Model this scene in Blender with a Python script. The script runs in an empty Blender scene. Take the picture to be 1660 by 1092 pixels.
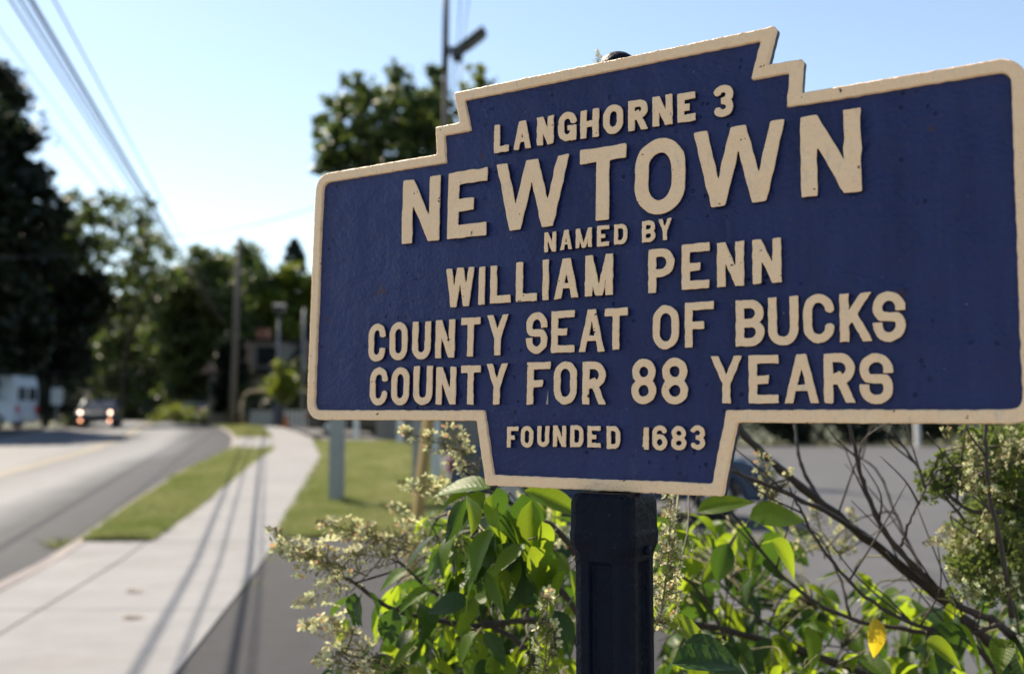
import bpy, bmesh, math, random
import numpy as np
from mathutils import Vector, Matrix, Euler, noise as mnoise
random.seed(11); rng = np.random.default_rng(7)
R = math.radians; PI = math.pi
scene = bpy.context.scene
COL = scene.collection

# ------------------------------------------------------------------ camera
EYE = 1.6
FPX = 1660 * 35 / 36.0                      # focal length in pixels of the photograph
PITCH = math.atan((674 - 546) / FPX)
cam_d = bpy.data.cameras.new('camera'); cam = bpy.data.objects.new('camera', cam_d); COL.objects.link(cam)
cam_d.lens = 35; cam_d.sensor_width = 36; cam_d.clip_start = 0.05; cam_d.clip_end = 4000
cam.location = (0, 0, EYE); cam.rotation_euler = (PI / 2 + PITCH, 0, 0)
cam_d.dof.use_dof = True; cam_d.dof.focus_distance = 1.34; cam_d.dof.aperture_fstop = 3.2
scene.camera = cam
scene.render.resolution_x = 1024; scene.render.resolution_y = 673

# ------------------------------------------------------------------ light
SUN_AZ = R(-40)                             # from +Y (forward), negative = left
SUN_EL = R(48)
w = bpy.data.worlds.new('World'); scene.world = w; w.use_nodes = True
nt = w.node_tree; nt.nodes.clear()
sky = nt.nodes.new('ShaderNodeTexSky'); sky.sky_type = 'NISHITA'; sky.sun_disc = False
sky.sun_elevation = SUN_EL; sky.sun_rotation = SUN_AZ
sky.air_density = 1.0; sky.dust_density = 0.2; sky.ozone_density = 1.5
bg = nt.nodes.new('ShaderNodeBackground'); bg.inputs['Strength'].default_value = 0.106
out = nt.nodes.new('ShaderNodeOutputWorld')
nt.links.new(sky.outputs[0], bg.inputs[0]); nt.links.new(bg.outputs[0], out.inputs[0])
sd = bpy.data.lights.new('sun', 'SUN'); sd.energy = 4.8; sd.angle = R(0.5); sd.color = (1.0, 0.94, 0.86)
sun = bpy.data.objects.new('sun', sd); COL.objects.link(sun)
sdir = Vector((math.sin(SUN_AZ) * math.cos(SUN_EL), math.cos(SUN_AZ) * math.cos(SUN_EL), math.sin(SUN_EL)))
sun.rotation_euler = sdir.to_track_quat('Z', 'Y').to_euler(); sun.location = (-20, 20, 30)
vs = scene.view_settings; vs.view_transform = 'Standard'; vs.look = 'None'; vs.gamma = 1; vs.use_curve_mapping = False
vs.exposure = 1.08
vs.use_white_balance = True; vs.white_balance_temperature = 7500; vs.white_balance_tint = 10

# ------------------------------------------------------------------ helpers
_c, _s = math.cos(PITCH), math.sin(PITCH)
def ray(px, py):
    x = (px - 830) / FPX; y = (py - 546) / FPX
    return Vector((x, _c + _s * y, _s - _c * y))
def P(px, py, Y):
    d = ray(px, py); return Vector((0, 0, EYE)) + d * (Y / d.y)
def sstep(x, a, b):
    t = np.clip((x - a) / (b - a), 0, 1); return t * t * (3 - 2 * t)
def G(X, Y):
    L = .974 * np.asarray(X) + .225 * np.asarray(Y)
    r = np.interp(Y, [0, 11, 48, 110, 400], [0, 0, 1.05, 1.25, 1.3])
    return r * (1 - sstep(L, 3, 9))
def gz(x, y): return float(G(x, y))

def tag(o, label=None, cat=None, group=None, kind=None):
    if label: o['label'] = label
    if cat: o['category'] = cat
    if group: o['group'] = group
    if kind: o['kind'] = kind
    return o
def empty(name, loc, rz=0):
    o = bpy.data.objects.new(name, None); COL.objects.link(o); o.location = loc; o.rotation_euler = (0, 0, rz)
    o.empty_display_size = .1
    return o
def mobj(name, verts, faces, mat, parent=None, smooth=False, bevel=0):
    me = bpy.data.meshes.new(name); me.from_pydata([tuple(v) for v in verts], [], [tuple(f) for f in faces])
    me.materials.append(mat)
    if smooth: me.shade_smooth()
    o = bpy.data.objects.new(name, me); COL.objects.link(o)
    if parent: o.parent = parent
    if bevel:
        m = o.modifiers.new('bevel', 'BEVEL'); m.width = bevel; m.segments = 2; m.limit_method = 'ANGLE'
    return o
def npmesh(name, V, nper, mat, parent=None):
    """V: (n*nper,3) array of n loose polygons with nper corners each"""
    n = len(V) // nper
    me = bpy.data.meshes.new(name)
    me.vertices.add(len(V)); me.vertices.foreach_set('co', np.ascontiguousarray(V, dtype=np.float32).ravel())
    me.loops.add(len(V)); me.loops.foreach_set('vertex_index', np.arange(len(V), dtype=np.int32))
    me.polygons.add(n); me.polygons.foreach_set('loop_start', np.arange(0, len(V), nper, dtype=np.int32))
    me.update(calc_edges=True); me.materials.append(mat)
    o = bpy.data.objects.new(name, me); COL.objects.link(o)
    if parent: o.parent = parent
    return o
class MB:
    def __init__(s): s.v = []; s.f = []
    def add(s, v, f):
        n = len(s.v); s.v += [Vector(q) for q in v]; s.f += [tuple(i + n for i in q) for q in f]; return s
    def box(s, c, d, rz=0, M=None):
        x, y, z = d[0] / 2, d[1] / 2, d[2] / 2
        v = [Vector((a * x, b * y, e * z)) for a in (-1, 1) for b in (-1, 1) for e in (-1, 1)]
        m = Matrix.Translation(Vector(c)) @ (M if M is not None else Matrix.Rotation(rz, 4, 'Z'))
        return s.add([m @ q for q in v], [(0, 1, 3, 2), (4, 6, 7, 5), (0, 4, 5, 1), (2, 3, 7, 6), (0, 2, 6, 4), (1, 5, 7, 3)])
    def tube(s, pts, r, n=8, caps=True):
        pts = [Vector(p) for p in pts]; k = len(pts)
        rr = [r] * k if not hasattr(r, '__len__') else r
        vs_, fs = [], []
        t0 = (pts[1] - pts[0]).normalized()
        a = Vector((0, 0, 1)) if abs(t0.z) < .9 else Vector((1, 0, 0))
        nrm = t0.cross(a).normalized()
        for i, p in enumerate(pts):
            t = (pts[min(i + 1, k - 1)] - pts[max(i - 1, 0)])
            t = t.normalized() if t.length > 1e-9 else t0
            nrm = (nrm - t * nrm.dot(t)).normalized(); b = t.cross(nrm)
            for j in range(n):
                an = 2 * PI * j / n; vs_.append(p + (nrm * math.cos(an) + b * math.sin(an)) * rr[i])
        for i in range(k - 1):
            for j in range(n):
                fs.append((i * n + j, i * n + (j + 1) % n, (i + 1) * n + (j + 1) % n, (i + 1) * n + j))
        if caps: fs.append(tuple(range(n))[::-1]); fs.append(tuple((k - 1) * n + j for j in range(n)))
        return s.add(vs_, fs)
    def cyl(s, a, b, r, n=16): return s.tube([a, b], r, n)
    def build(s, name, mat, parent=None, smooth=False, bevel=0):
        return mobj(name, s.v, s.f, mat, parent, smooth, bevel)
def catmull(pts, m=6):
    pts = [np.array(p, float) for p in pts]; q = [2 * pts[0] - pts[1]] + pts + [2 * pts[-1] - pts[-2]]
    o = []
    for i in range(1, len(q) - 2):
        for k in range(m):
            t = k / m
            o.append(.5 * ((2 * q[i]) + (-q[i - 1] + q[i + 1]) * t + (2 * q[i - 1] - 5 * q[i] + 4 * q[i + 1] - q[i + 2]) * t * t
                           + (-q[i - 1] + 3 * q[i] - 3 * q[i + 1] + q[i + 2]) * t ** 3))
    o.append(q[-2]); return [Vector(p) for p in o]

# ------------------------------------------------------------------ materials
def newmat(name):
    m = bpy.data.materials.new(name); m.use_nodes = True
    return m, m.node_tree, m.node_tree.nodes['Principled BSDF']
def N(nt, t, **kw):
    n = nt.nodes.new(t)
    for k, v in kw.items():
        if k in n.inputs: n.inputs[k].default_value = v
        else: setattr(n, k, v)
    return n
def ramp(nt, fac, stops):
    r = nt.nodes.new('ShaderNodeValToRGB'); nt.links.new(fac, r.inputs[0])
    e = r.color_ramp.elements
    while len(e) < len(stops): e.new(.5)
    for i, (p, c) in enumerate(stops): e[i].position = p; e[i].color = (*c, 1) if len(c) == 3 else c
    return r.outputs[0]
def mixc(nt, fac, a, b, mode='MIX'):
    n = nt.nodes.new('ShaderNodeMix'); n.data_type = 'RGBA'; n.blend_type = mode
    for s, v in ((0, fac), (6, a), (7, b)):
        if hasattr(v, 'is_linked') or isinstance(v, bpy.types.NodeSocket): nt.links.new(v, n.inputs[s])
        else: n.inputs[s].default_value = v if s == 0 else ((*v, 1) if len(v) == 3 else v)
    return n.outputs[2]
def noise(nt, scale, detail=4, rough=.6, coord='Object', map_scale=None, lo=.3, hi=.7):
    tc = nt.nodes.new('ShaderNodeTexCoord'); src = tc.outputs[coord]
    if map_scale:
        mp = nt.nodes.new('ShaderNodeMapping'); mp.inputs['Scale'].default_value = map_scale
        nt.links.new(src, mp.inputs[0]); src = mp.outputs[0]
    n = N(nt, 'ShaderNodeTexNoise', Scale=scale, Detail=detail, Roughness=rough)
    nt.links.new(src, n.inputs['Vector']); return n.outputs['Fac']
def bump(nt, h, b, strength=.3, dist=.01, prev=None):
    n = N(nt, 'ShaderNodeBump', Strength=strength, Distance=dist); nt.links.new(h, n.inputs['Height'])
    if prev is not None: nt.links.new(prev, n.inputs['Normal'])
    nt.links.new(n.outputs[0], b.inputs['Normal']); return n.outputs[0]
def simple(name, c1, c2=None, scale=8, rough=.7, metal=0, bumps=None, coord='Object', ms=None, spec=.5):
    m, t, b = newmat(name)
    if c2 is None: c2 = tuple(x * .8 for x in c1)
    f = noise(t, scale, 6, .65, coord, ms)
    t.links.new(ramp(t, f, [(.32, c1), (.68, c2)]), b.inputs['Base Color'])
    b.inputs['Roughness'].default_value = rough; b.inputs['Metallic'].default_value = metal
    b.inputs['Specular IOR Level'].default_value = spec
    if bumps: bump(t, noise(t, bumps[0], 5, .7, coord), b, bumps[1], bumps[2])
    return m
def leafmat(name, c1, c2, tr, mix=.45, scale=3, rough=.45, vein=False):
    m, t, b = newmat(name)
    f = noise(t, scale, 3, .6)
    oi = t.nodes.new('ShaderNodeObjectInfo')
    col = ramp(t, f, [(.3, c1), (.7, c2)])
    hs = N(t, 'ShaderNodeHueSaturation'); t.links.new(col, hs.inputs['Color'])
    mr = N(t, 'ShaderNodeMapRange'); mr.inputs[3].default_value = .6; mr.inputs[4].default_value = 1.3
    t.links.new(oi.outputs['Random'], mr.inputs[0]); t.links.new(mr.outputs[0], hs.inputs['Value'])
    m0 = N(t, 'ShaderNodeMath', operation='MULTIPLY'); t.links.new(oi.outputs['Random'], m0.inputs[0]); m0.inputs[1].default_value = 7.3; m00 = N(t, 'ShaderNodeMath', operation='FRACT'); t.links.new(m0.outputs[0], m00.inputs[0])
    mh = N(t, 'ShaderNodeMapRange'); mh.inputs[3].default_value = .475; mh.inputs[4].default_value = .52; t.links.new(m00.outputs[0], mh.inputs[0]); t.links.new(mh.outputs[0], hs.inputs['Hue'])
    t.links.new(hs.outputs[0], b.inputs['Base Color']); b.inputs['Roughness'].default_value = rough
    b.inputs['Specular IOR Level'].default_value = .28
    tl = N(t, 'ShaderNodeBsdfTranslucent'); tc = mixc(t, .75, hs.outputs[0], tr)
    t.links.new(tc, tl.inputs[0])
    ms = N(t, 'ShaderNodeMixShader'); ms.inputs[0].default_value = mix
    t.links.new(b.outputs[0], ms.inputs[1]); t.links.new(tl.outputs[0], ms.inputs[2])
    t.links.new(ms.outputs[0], t.nodes['Material Output'].inputs[0])
    if vein:
        tc_ = t.nodes.new('ShaderNodeTexCoord'); sp = t.nodes.new('ShaderNodeSeparateXYZ'); t.links.new(tc_.outputs['Object'], sp.inputs[0])
        ab = N(t, 'ShaderNodeMath', operation='ABSOLUTE'); t.links.new(sp.outputs['X'], ab.inputs[0])
        m1 = N(t, 'ShaderNodeMath', operation='MULTIPLY_ADD'); t.links.new(ab.outputs[0], m1.inputs[0]); m1.inputs[1].default_value = -.75; t.links.new(sp.outputs['Y'], m1.inputs[2])
        m2 = N(t, 'ShaderNodeMath', operation='PINGPONG'); t.links.new(m1.outputs[0], m2.inputs[0]); m2.inputs[1].default_value = .045
        mn = N(t, 'ShaderNodeMath', operation='MINIMUM'); t.links.new(m2.outputs[0], mn.inputs[0]); t.links.new(ab.outputs[0], mn.inputs[1])
        vf = ramp(t, mn.outputs[0], [(.004, (1, 1, 1)), (.012, (0, 0, 0))])
        vc = mixc(t, vf, hs.outputs[0], (min(1, c2[0] * 1.5), min(1, c2[1] * 1.35), c2[2] * 1.6)); t.links.new(vc, b.inputs['Base Color'])
        bs = ramp(t, noise(t, 4.5, 4, .7, 'Object'), [(.66, (0, 0, 0)), (.70, (.8,) * 3)]); vc2 = mixc(t, bs, vc, (.10, .055, .02)); t.links.new(vc2, b.inputs['Base Color'])
        hb = bump(t, ramp(t, m2.outputs[0], [(0, (0, 0, 0)), (.045, (1, 1, 1))]), b, .16, .003)
        bp = bump(t, noise(t, 90, 3, .6), b, .25, .002, hb)
    return m

M = {}
# navy paint over cast metal: pitted, lightly streaked
def navy_paint():
    m, t, b = newmat('navy_paint')
    st = noise(t, 14, 5, .6, ms_ := 'Object', (3.0, .5, 1))
    f2 = noise(t, 60, 6, .7)
    base = ramp(t, st, [(.3, (.005, .0105, .060)), (.7, (.013, .022, .098))])
    base = mixc(t, ramp(t, noise(t, 2.6, 3, .5, 'Object', (1, .45, 1)), [(.38, (0, 0, 0)), (.66, (.7,) * 3)]), base, (.022, .034, .125))
    base = mixc(t, ramp(t, noise(t, 30, 4, .6, 'Object', (1, .10, 1)), [(.60, (0, 0, 0)), (.72, (.5,) * 3)]), base, (.032, .042, .12))
    dirt = ramp(t, f2, [(.60, (0, 0, 0)), (.78, (1, 1, 1))])
    c = mixc(t, dirt, base, (.022, .032, .115))
    rs = ramp(t, noise(t, 23, 3, .5), [(.69, (0, 0, 0)), (.76, (.9,) * 3)])
    c = mixc(t, rs, c, (.05, .022, .028))
    sp_ = ramp(t, noise(t, 210, 2, .5), [(.755, (0, 0, 0)), (.775, (1, 1, 1))]); c = mixc(t, sp_, c, (.20, .17, .16))
    t.links.new(c, b.inputs['Base Color'])
    b.inputs['Specular IOR Level'].default_value = .32
    t.links.new(ramp(t, f2, [(.3, (.32,) * 3), (.7, (.50,) * 3)]), b.inputs['Roughness'])
    n1 = bump(t, noise(t, 20, 4, .55), b, .5, .016)
    n2 = bump(t, noise(t, 150, 4, .6), b, .6, .0035, n1)
    tc = t.nodes.new('ShaderNodeTexCoord')
    vo = N(t, 'ShaderNodeTexVoronoi', Scale=62.0); t.links.new(tc.outputs['Object'], vo.inputs['Vector'])
    msk = noise(t, 9, 3, .5)
    pr = ramp(t, vo.outputs['Distance'], [(.05, (0, 0, 0)), (.16, (1, 1, 1))])
    mk = ramp(t, msk, [(.52, (1, 1, 1)), (.6, (0, 0, 0))])
    mx = mixc(t, 1.0, pr, mk, 'LIGHTEN')
    n3 = bump(t, mx, b, .9, .005, n2)
    return m
M['navy'] = navy_paint()
# cream paint on the raised faces, navy left on the sides below it
def cream_paint(zcut):
    m, t, b = newmat('cream_paint')
    f = noise(t, 55, 6, .7)
    base = ramp(t, f, [(.3, (.98, .63, .37)), (.7, (.98, .68, .42))])
    gr = ramp(t, noise(t, 120, 5, .7, 'Object', (1, .35, 1)), [(.57, (0, 0, 0)), (.72, (.5,) * 3)])
    c = mixc(t, gr, base, (.52, .47, .40))
    chip = ramp(t, noise(t, 85, 3, .6), [(.70, (0, 0, 0)), (.725, (1, 1, 1))])
    c = mixc(t, chip, c, (.10, .05, .04))
    tc = t.nodes.new('ShaderNodeTexCoord'); sx = N(t, 'ShaderNodeSeparateXYZ'); t.links.new(tc.outputs['Object'], sx.inputs[0])
    ad = N(t, 'ShaderNodeMath', operation='MULTIPLY_ADD'); t.links.new(noise(t, 90, 3, .5), ad.inputs[0])
    ad.inputs[1].default_value = .0022; t.links.new(sx.outputs['Z'], ad.inputs[2])
    gt = N(t, 'ShaderNodeMath', operation='GREATER_THAN'); t.links.new(ad.outputs[0], gt.inputs[0]); gt.inputs[1].default_value = zcut + .0011
    c = mixc(t, gt.outputs[0], (.005, .009, .045), c)
    t.links.new(c, b.inputs['Base Color']); b.inputs['Roughness'].default_value = .5
    b.inputs['Specular IOR Level'].default_value = .35
    n1 = bump(t, noise(t, 60, 4, .6), b, .7, .006)
    bump(t, noise(t, 240, 4, .6), b, .6, .002, n1)
    return m
M['cream'] = cream_paint(.0048)
M['cream_rim'] = cream_paint(-.004)
m_, t_, b_ = newmat('dark_post_paint')
pc = ramp(t_, noise(t_, 30, 5, .6), [(.3, (.0012, .0032, .009)), (.7, (.0025, .006, .015))])
pc = mixc(t_, ramp(t_, noise(t_, 55, 5, .7), [(.66, (0, 0, 0)), (.70, (.8,) * 3)]), pc, (.035, .032, .035))
gm = t_.nodes.new('ShaderNodeNewGeometry'); ew = ramp(t_, gm.outputs['Pointiness'], [(.53, (0, 0, 0)), (.60, (.5,) * 3)])
pc = mixc(t_, ramp(t_, noise(t_, 18, 4, .7), [(.70, (0, 0, 0)), (.76, (.7,) * 3)]), pc, (.04, .016, .008))
t_.links.new(pc, b_.inputs['Base Color']); b_.inputs['Roughness'].default_value = .5; b_.inputs['Specular IOR Level'].default_value = .12
pn = bump(t_, noise(t_, 40, 5, .6), b_, .7, .007); bump(t_, noise(t_, 190, 3, .6), b_, .5, .002, pn); M['post'] = m_
m_, t_, b_ = newmat('road_asphalt')
at_ = t_.nodes.new('ShaderNodeAttribute'); at_.attribute_name = 'lateral'
ns_ = noise(t_, .35, 5, .65); ad_ = N(t_, 'ShaderNodeMath', operation='MULTIPLY_ADD'); t_.links.new(ns_, ad_.inputs[0]); ad_.inputs[1].default_value = .10; t_.links.new(at_.outputs['Fac'], ad_.inputs[2])
cr_ = ramp(t_, ad_.outputs[0], [(.05, (.048, .050, .056)), (.20, (.062, .065, .071)), (.32, (.120, .127, .142)), (.45, (.102, .108, .121)), (.52, (.080, .085, .096)), (.60, (.108, .115, .128)), (.75, (.092, .098, .11)), (.90, (.112, .119, .132))])
fg_ = ramp(t_, noise(t_, 6, 6, .7), [(.3, (.8,) * 3), (.7, (1.15,) * 3)]); cc_ = mixc(t_, 1.0, cr_, fg_, 'MULTIPLY'); t_.links.new(cc_, b_.inputs['Base Color'])
b_.inputs['Roughness'].default_value = .6; sl_ = ramp(t_, ad_.outputs[0], [(.20, (.05,) * 3), (.26, (.09,) * 3), (.34, (.21,) * 3), (.50, (.13,) * 3), (.60, (.21,) * 3)]); t_.links.new(sl_, b_.inputs['Specular IOR Level']); bump(t_, noise(t_, 60, 5, .7), b_, .5, .01); M['asphalt_road'] = m_
M['asphalt_lot'] = simple('lot_asphalt', (.076, .076, .080), (.056, .057, .062), 1.2, .8, 0, (70, .6, .01), spec=.3)
M['asphalt_drive'] = simple('driveway_asphalt', (.040, .040, .045), (.028, .028, .032), 5, .85, 0, (90, .7, .012), spec=.25)
M['concrete'] = simple('concrete', (.232, .232, .236), (.195, .195, .20), 1.6, .9, 0, (120, .25, .004), spec=.2)
_m = M['concrete']; _t = _m.node_tree; _b = _t.nodes['Principled BSDF']; _src = _b.inputs['Base Color'].links[0].from_socket
_c1 = mixc(_t, ramp(_t, noise(_t, .55, 6, .72), [(.5, (0, 0, 0)), (.72, (.55,) * 3)]), _src, (.16, .155, .15))
_c2 = mixc(_t, ramp(_t, noise(_t, 9, 6, .8), [(.60, (0, 0, 0)), (.66, (.45,) * 3)]), _c1, (.14, .13, .12)); _t.links.new(_c2, _b.inputs['Base Color'])
M['kerb'] = simple('kerb_concrete', (.24, .21, .20), (.17, .15, .145), 3, .85, 0, (80, .4, .006))
M['soil'] = simple('soil', (.05, .038, .022), (.07, .055, .03), 6, .95, 0, (30, .6, .03))
M['turf'] = simple('turf', (.08, .10, .03), (.27, .22, .12), 1.5, .95, 0, (40, .8, .03))
M['far_ground'] = simple('far_ground', (.035, .05, .015), (.06, .06, .03), .3, .95)
M['grass'] = leafmat('grass_blades', (.12, .175, .035), (.38, .33, .19), (.34, .38, .12), .3, .7, .8)
M['yellow_line'] = simple('yellow_line', (.30, .22, .09), (.17, .15, .12), 6, .7)
M['white_line'] = simple('white_line', (.42, .42, .42), (.3, .3, .3), 6, .7)
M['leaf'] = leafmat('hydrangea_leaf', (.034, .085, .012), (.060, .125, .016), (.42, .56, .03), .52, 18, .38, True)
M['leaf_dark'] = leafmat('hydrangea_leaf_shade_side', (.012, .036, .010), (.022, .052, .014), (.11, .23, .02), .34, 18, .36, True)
M['leaf_yellow'] = leafmat('yellowing_leaf', (.45, .36, .03), (.5, .30, .03), (.8, .6, .03), .5, 18, .4, True)
M['petal'] = leafmat('flower_petal', (.76, .72, .48), (.58, .60, .28), (.80, .80, .40), .35, 60, .6)
M['petal_pink'] = leafmat('aged_petal', (.50, .36, .22), (.36, .28, .14), (.7, .4, .2), .35, 60, .6)
M['petal_green'] = leafmat('green_petal', (.055, .085, .025), (.11, .13, .045), (.25, .34, .07), .4, 60, .6)
M['bud'] = leafmat('flower_bud', (.20, .21, .06), (.36, .33, .12), (.5, .5, .15), .25, 60, .6)
M['stem'] = simple('green_stem', (.17, .17, .05), (.11, .09, .03), 40, .6)
M['twig'] = simple('brown_twig', (.022, .014, .011), (.05, .032, .024), 60, .6, 0, (150, .5, .002))
M['bark'] = simple('bark', (.075, .055, .04), (.035, .026, .02), 5, .95, 0, (12, .8, .03))
M['pole_wood'] = simple('weathered_pole_wood', (.16, .135, .12), (.10, .085, .075), 4, .9, 0, None, 'Object', (8, 8, .5))
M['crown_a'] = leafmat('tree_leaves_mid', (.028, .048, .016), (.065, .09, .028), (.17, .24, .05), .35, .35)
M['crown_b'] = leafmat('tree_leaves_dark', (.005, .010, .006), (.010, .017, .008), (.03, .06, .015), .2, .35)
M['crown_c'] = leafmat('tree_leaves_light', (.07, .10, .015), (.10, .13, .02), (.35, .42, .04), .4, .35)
M['needles'] = leafmat('conifer_needles', (.012, .028, .018), (.022, .04, .026), (.03, .06, .03), .15, .5)
M['wire'] = simple('black_wire', (.02, .02, .024), (.03, .03, .034), 3, .6)
M['grey_green_paint'] = simple('grey_green_paint', (.25, .265, .26), (.21, .225, .22), 6, .6, 0, (30, .3, .004))
M['pale_paint'] = simple('pale_grey_paint', (.42, .48, .52), (.36, .42, .46), 6, .5)
M['stake_wood'] = simple('yellow_stake_wood', (.36, .25, .085), (.27, .18, .06), 5, .8, 0, (60, .4, .004), 'Object', (6, 6, .6))
M['white_paint'] = simple('white_paint', (.72, .72, .70), (.62, .62, .6), 5, .55)
M['siding'] = simple('house_wall', (.20, .185, .165), (.16, .145, .13), 2, .8)
M['roofing'] = simple('roof_shingle', (.032, .028, .029), (.022, .02, .021), 3, .98, 0, (12, .6, .03), spec=0)
M['dark_roof'] = simple('dark_roof', (.035, .018, .016), (.022, .012, .011), 3, .85)
M['glass'] = simple('window_glass', (.015, .02, .025), (.02, .025, .03), 3, .08, spec=.8)
M['tyre'] = simple('tyre_rubber', (.015, .015, .016), (.022, .022, .022), 20, .85)
M['rim'] = simple('wheel_rim', (.35, .36, .38), (.25, .26, .28), 8, .35, .9)
M['blue_paint'] = simple('blue_car_paint', (.010, .038, .09), (.008, .03, .075), 2, .22, .35, spec=.7)
M['dark_paint'] = simple('black_car_paint', (.012, .013, .016), (.018, .018, .02), 2, .22, .2)
M['silver_paint'] = simple('silver_car_paint', (.42, .44, .46), (.36, .38, .4), 2, .28, .5)
M['red_paint'] = simple('red_car_paint', (.16, .02, .018), (.12, .015, .015), 2, .3, .1)
M['van_paint'] = simple('van_paint', (.42, .50, .60), (.36, .44, .54), 2, .4)
M['slate_paint'] = simple('slate_blue_car_paint', (.018, .036, .065), (.014, .03, .055), 2, .25, .3)
M['red_lens'] = simple('red_lens', (.45, .02, .02), (.35, .02, .02), 9, .3)
M['metal'] = simple('grey_metal', (.22, .23, .24), (.16, .17, .18), 6, .45, .6)
M['black_metal'] = simple('black_metal', (.015, .015, .017), (.025, .025, .027), 6, .5)
M['brick'] = simple('brick', (.30, .13, .085), (.22, .09, .06), 9, .85)
M['orange'] = simple('orange_plastic', (.65, .17, .03), (.55, .14, .03), 6, .5)
M['dry_leaf'] = simple('dry_leaf', (.22, .12, .05), (.15, .08, .04), 30, .8)
M['tan_beam'] = simple('tan_timber', (.36, .28, .18), (.28, .21, .13), 4, .8)
mm, t_, b_ = newmat('headlamp'); b_.inputs['Emission Color'].default_value = (1, .72, .55, 1); b_.inputs['Emission Strength'].default_value = 4.5; M['headlamp'] = mm
mm, t_, b_ = newmat('low_headlamp'); b_.inputs['Emission Color'].default_value = (1, .42, .22, 1); b_.inputs['Emission Strength'].default_value = 3; M['foglamp'] = mm

# ------------------------------------------------------------------ ground
def ribbon(name, Ys, fl, fr, mat, dz=0.0, m=6, parent=None, thick=0, kind='structure', fine=1.5):
    YY = []
    for a, b in zip(Ys[:-1], Ys[1:]):
        k = max(1, int(math.ceil((b - a) / fine))); YY += [a + (b - a) * i / k for i in range(k)]
    YY.append(Ys[-1]); V = []; F = []
    for y in YY:
        a, b = fl(y), fr(y)
        for j in range(m + 1):
            x = a + (b - a) * j / m; V.append((x, y, gz(x, y) + dz))
    n = m + 1
    for i in range(len(YY) - 1):
        for j in range(m): F.append((i * n + j, i * n + j + 1, (i + 1) * n + j + 1, (i + 1) * n + j))
    if thick:
        o = len(V); V += [(x, y, z - thick) for x, y, z in V]
        loop = [j for j in range(n)] + [i * n + m for i in range(1, len(YY))] + [(len(YY) - 1) * n + j for j in range(m - 1, -1, -1)] + [i * n for i in range(len(YY) - 2, 0, -1)]
        for a, b in zip(loop, loop[1:] + loop[:1]): F.append((b, a, a + o, b + o))
    ob = mobj(name, V, F, mat, parent)
    if kind and not parent: tag(ob, kind=kind)
    return ob
def pl(*pts):
    ys = [p[0] for p in pts]; xs = [p[1] for p in pts]; return lambda y: float(np.interp(y, ys, xs))
kerbX = pl((-20, 1.2), (0, -3.3), (9.7, -4.93), (12.8, -5.5), (16.3, -6.29), (22.8, -7.56), (31, -8.75), (38, -10.6), (43, -12.2), (60, -18.4), (86, -28.3), (120, -43), (200, -88))
roadL = pl((-20, -6.0), (0, -10.8), (26, -16.9), (42, -20.9), (55, -24.2), (75, -31.0), (90, -38), (120, -56), (200, -103))
walkL = pl((-20, .6), (0, -2.72), (7.45, -3.76), (12.5, -4.53), (15.87, -5.0), (24.5, -6.48), (31.1, -7.45), (38.9, -9.35), (49.3, -12.4), (60, -16.6))
walkR = pl((-20, 2.1), (0, -1.27), (6.35, -2.1), (12.46, -2.93), (18.2, -3.79), (27.8, -5.22), (37, -7.3), (43.2, -9.2), (47.8, -10.95), (60, -15.2))
islR = pl((13, -1.0), (20, -1.35), (28, -2.2), (36, -3.4))
# one sheet of ground reaching the horizon
def ground_sheet():
    xs = np.unique(np.concatenate([np.linspace(-60, 60, 61), -60 - np.geomspace(5, 1500, 18), 60 + np.geomspace(5, 1500, 18)]))
    ys = np.unique(np.concatenate([np.linspace(-30, 120, 61), 120 + np.geomspace(8, 2500, 18), -30 - np.geomspace(5, 300, 8)]))
    V = [(x, y, gz(x, y) - .14) for y in ys for x in xs]; n = len(xs)
    F = [(j * n + i, j * n + i + 1, (j + 1) * n + i + 1, (j + 1) * n + i) for j in range(len(ys) - 1) for i in range(n - 1)]
    return tag(mobj('ground', V, F, M['far_ground']), kind='structure')
ground_sheet()
rd = ribbon('road', [-20, 60, 200], roadL, kerbX, M['asphalt_road'], -.05, 10)
la = rd.data.attributes.new('lateral', 'FLOAT', 'POINT'); la.data.foreach_set('value', [1 - (i % 11) / 10 for i in range(len(rd.data.vertices))])
ymid = lambda y: roadL(y) * .47 + kerbX(y) * .53
for k, off in enumerate((-.12, .12)):
    ribbon('centre_line', [-20, 120], lambda y: ymid(y) + off - .05, lambda y: ymid(y) + off + .05, M['yellow_line'], -.044, 1)
kerb = ribbon('kerb', [-20, 60], kerbX, lambda y: kerbX(y) + .16, M['kerb'], .006, 1, None, .13)
# pavement: slabs with open joints
walk = empty('pavement', (0, 0, 0)); tag(walk, kind='structure')
joints = [-16, -12, -8, -4, .1, 4.25, 8.4, 12.55] + [12.55 + 2.3 * i for i in range(1, 21)]
for a, b in zip(joints[:-1], joints[1:]):
    ribbon('slab', [a + .012, b - .012], lambda y: walkL(y) + .01, walkR, M['concrete'], .004 + random.uniform(-.002, .002), 2, walk, .12)
apron = empty('driveway_apron', (0, 0, 0)); tag(apron, kind='structure')
for a, b in ((-8, -4), (-4, .1), (.1, 4.25), (4.25, 8.4), (8.4, 12.7)):
    ribbon('slab', [a + .012, b - .012], lambda y: kerbX(y) + .175, lambda y: walkL(y) - .012, M['concrete'], .003, 2, apron, .12)
ribbon('slab', [31.4, 38.7], lambda y: kerbX(y) + .175, lambda y: walkL(y) - .012, M['concrete'], .003, 2, apron, .12)
ribbon('verge_soil', [12.75, 31.3], lambda y: kerbX(y) + .17, lambda y: walkL(y) - .012, M['turf'], -.01, 3)
ribbon('verge_soil', [38.8, 62], lambda y: kerbX(y) + .17, lambda y: walkL(y) - .012, M['turf'], -.01, 3)
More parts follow.
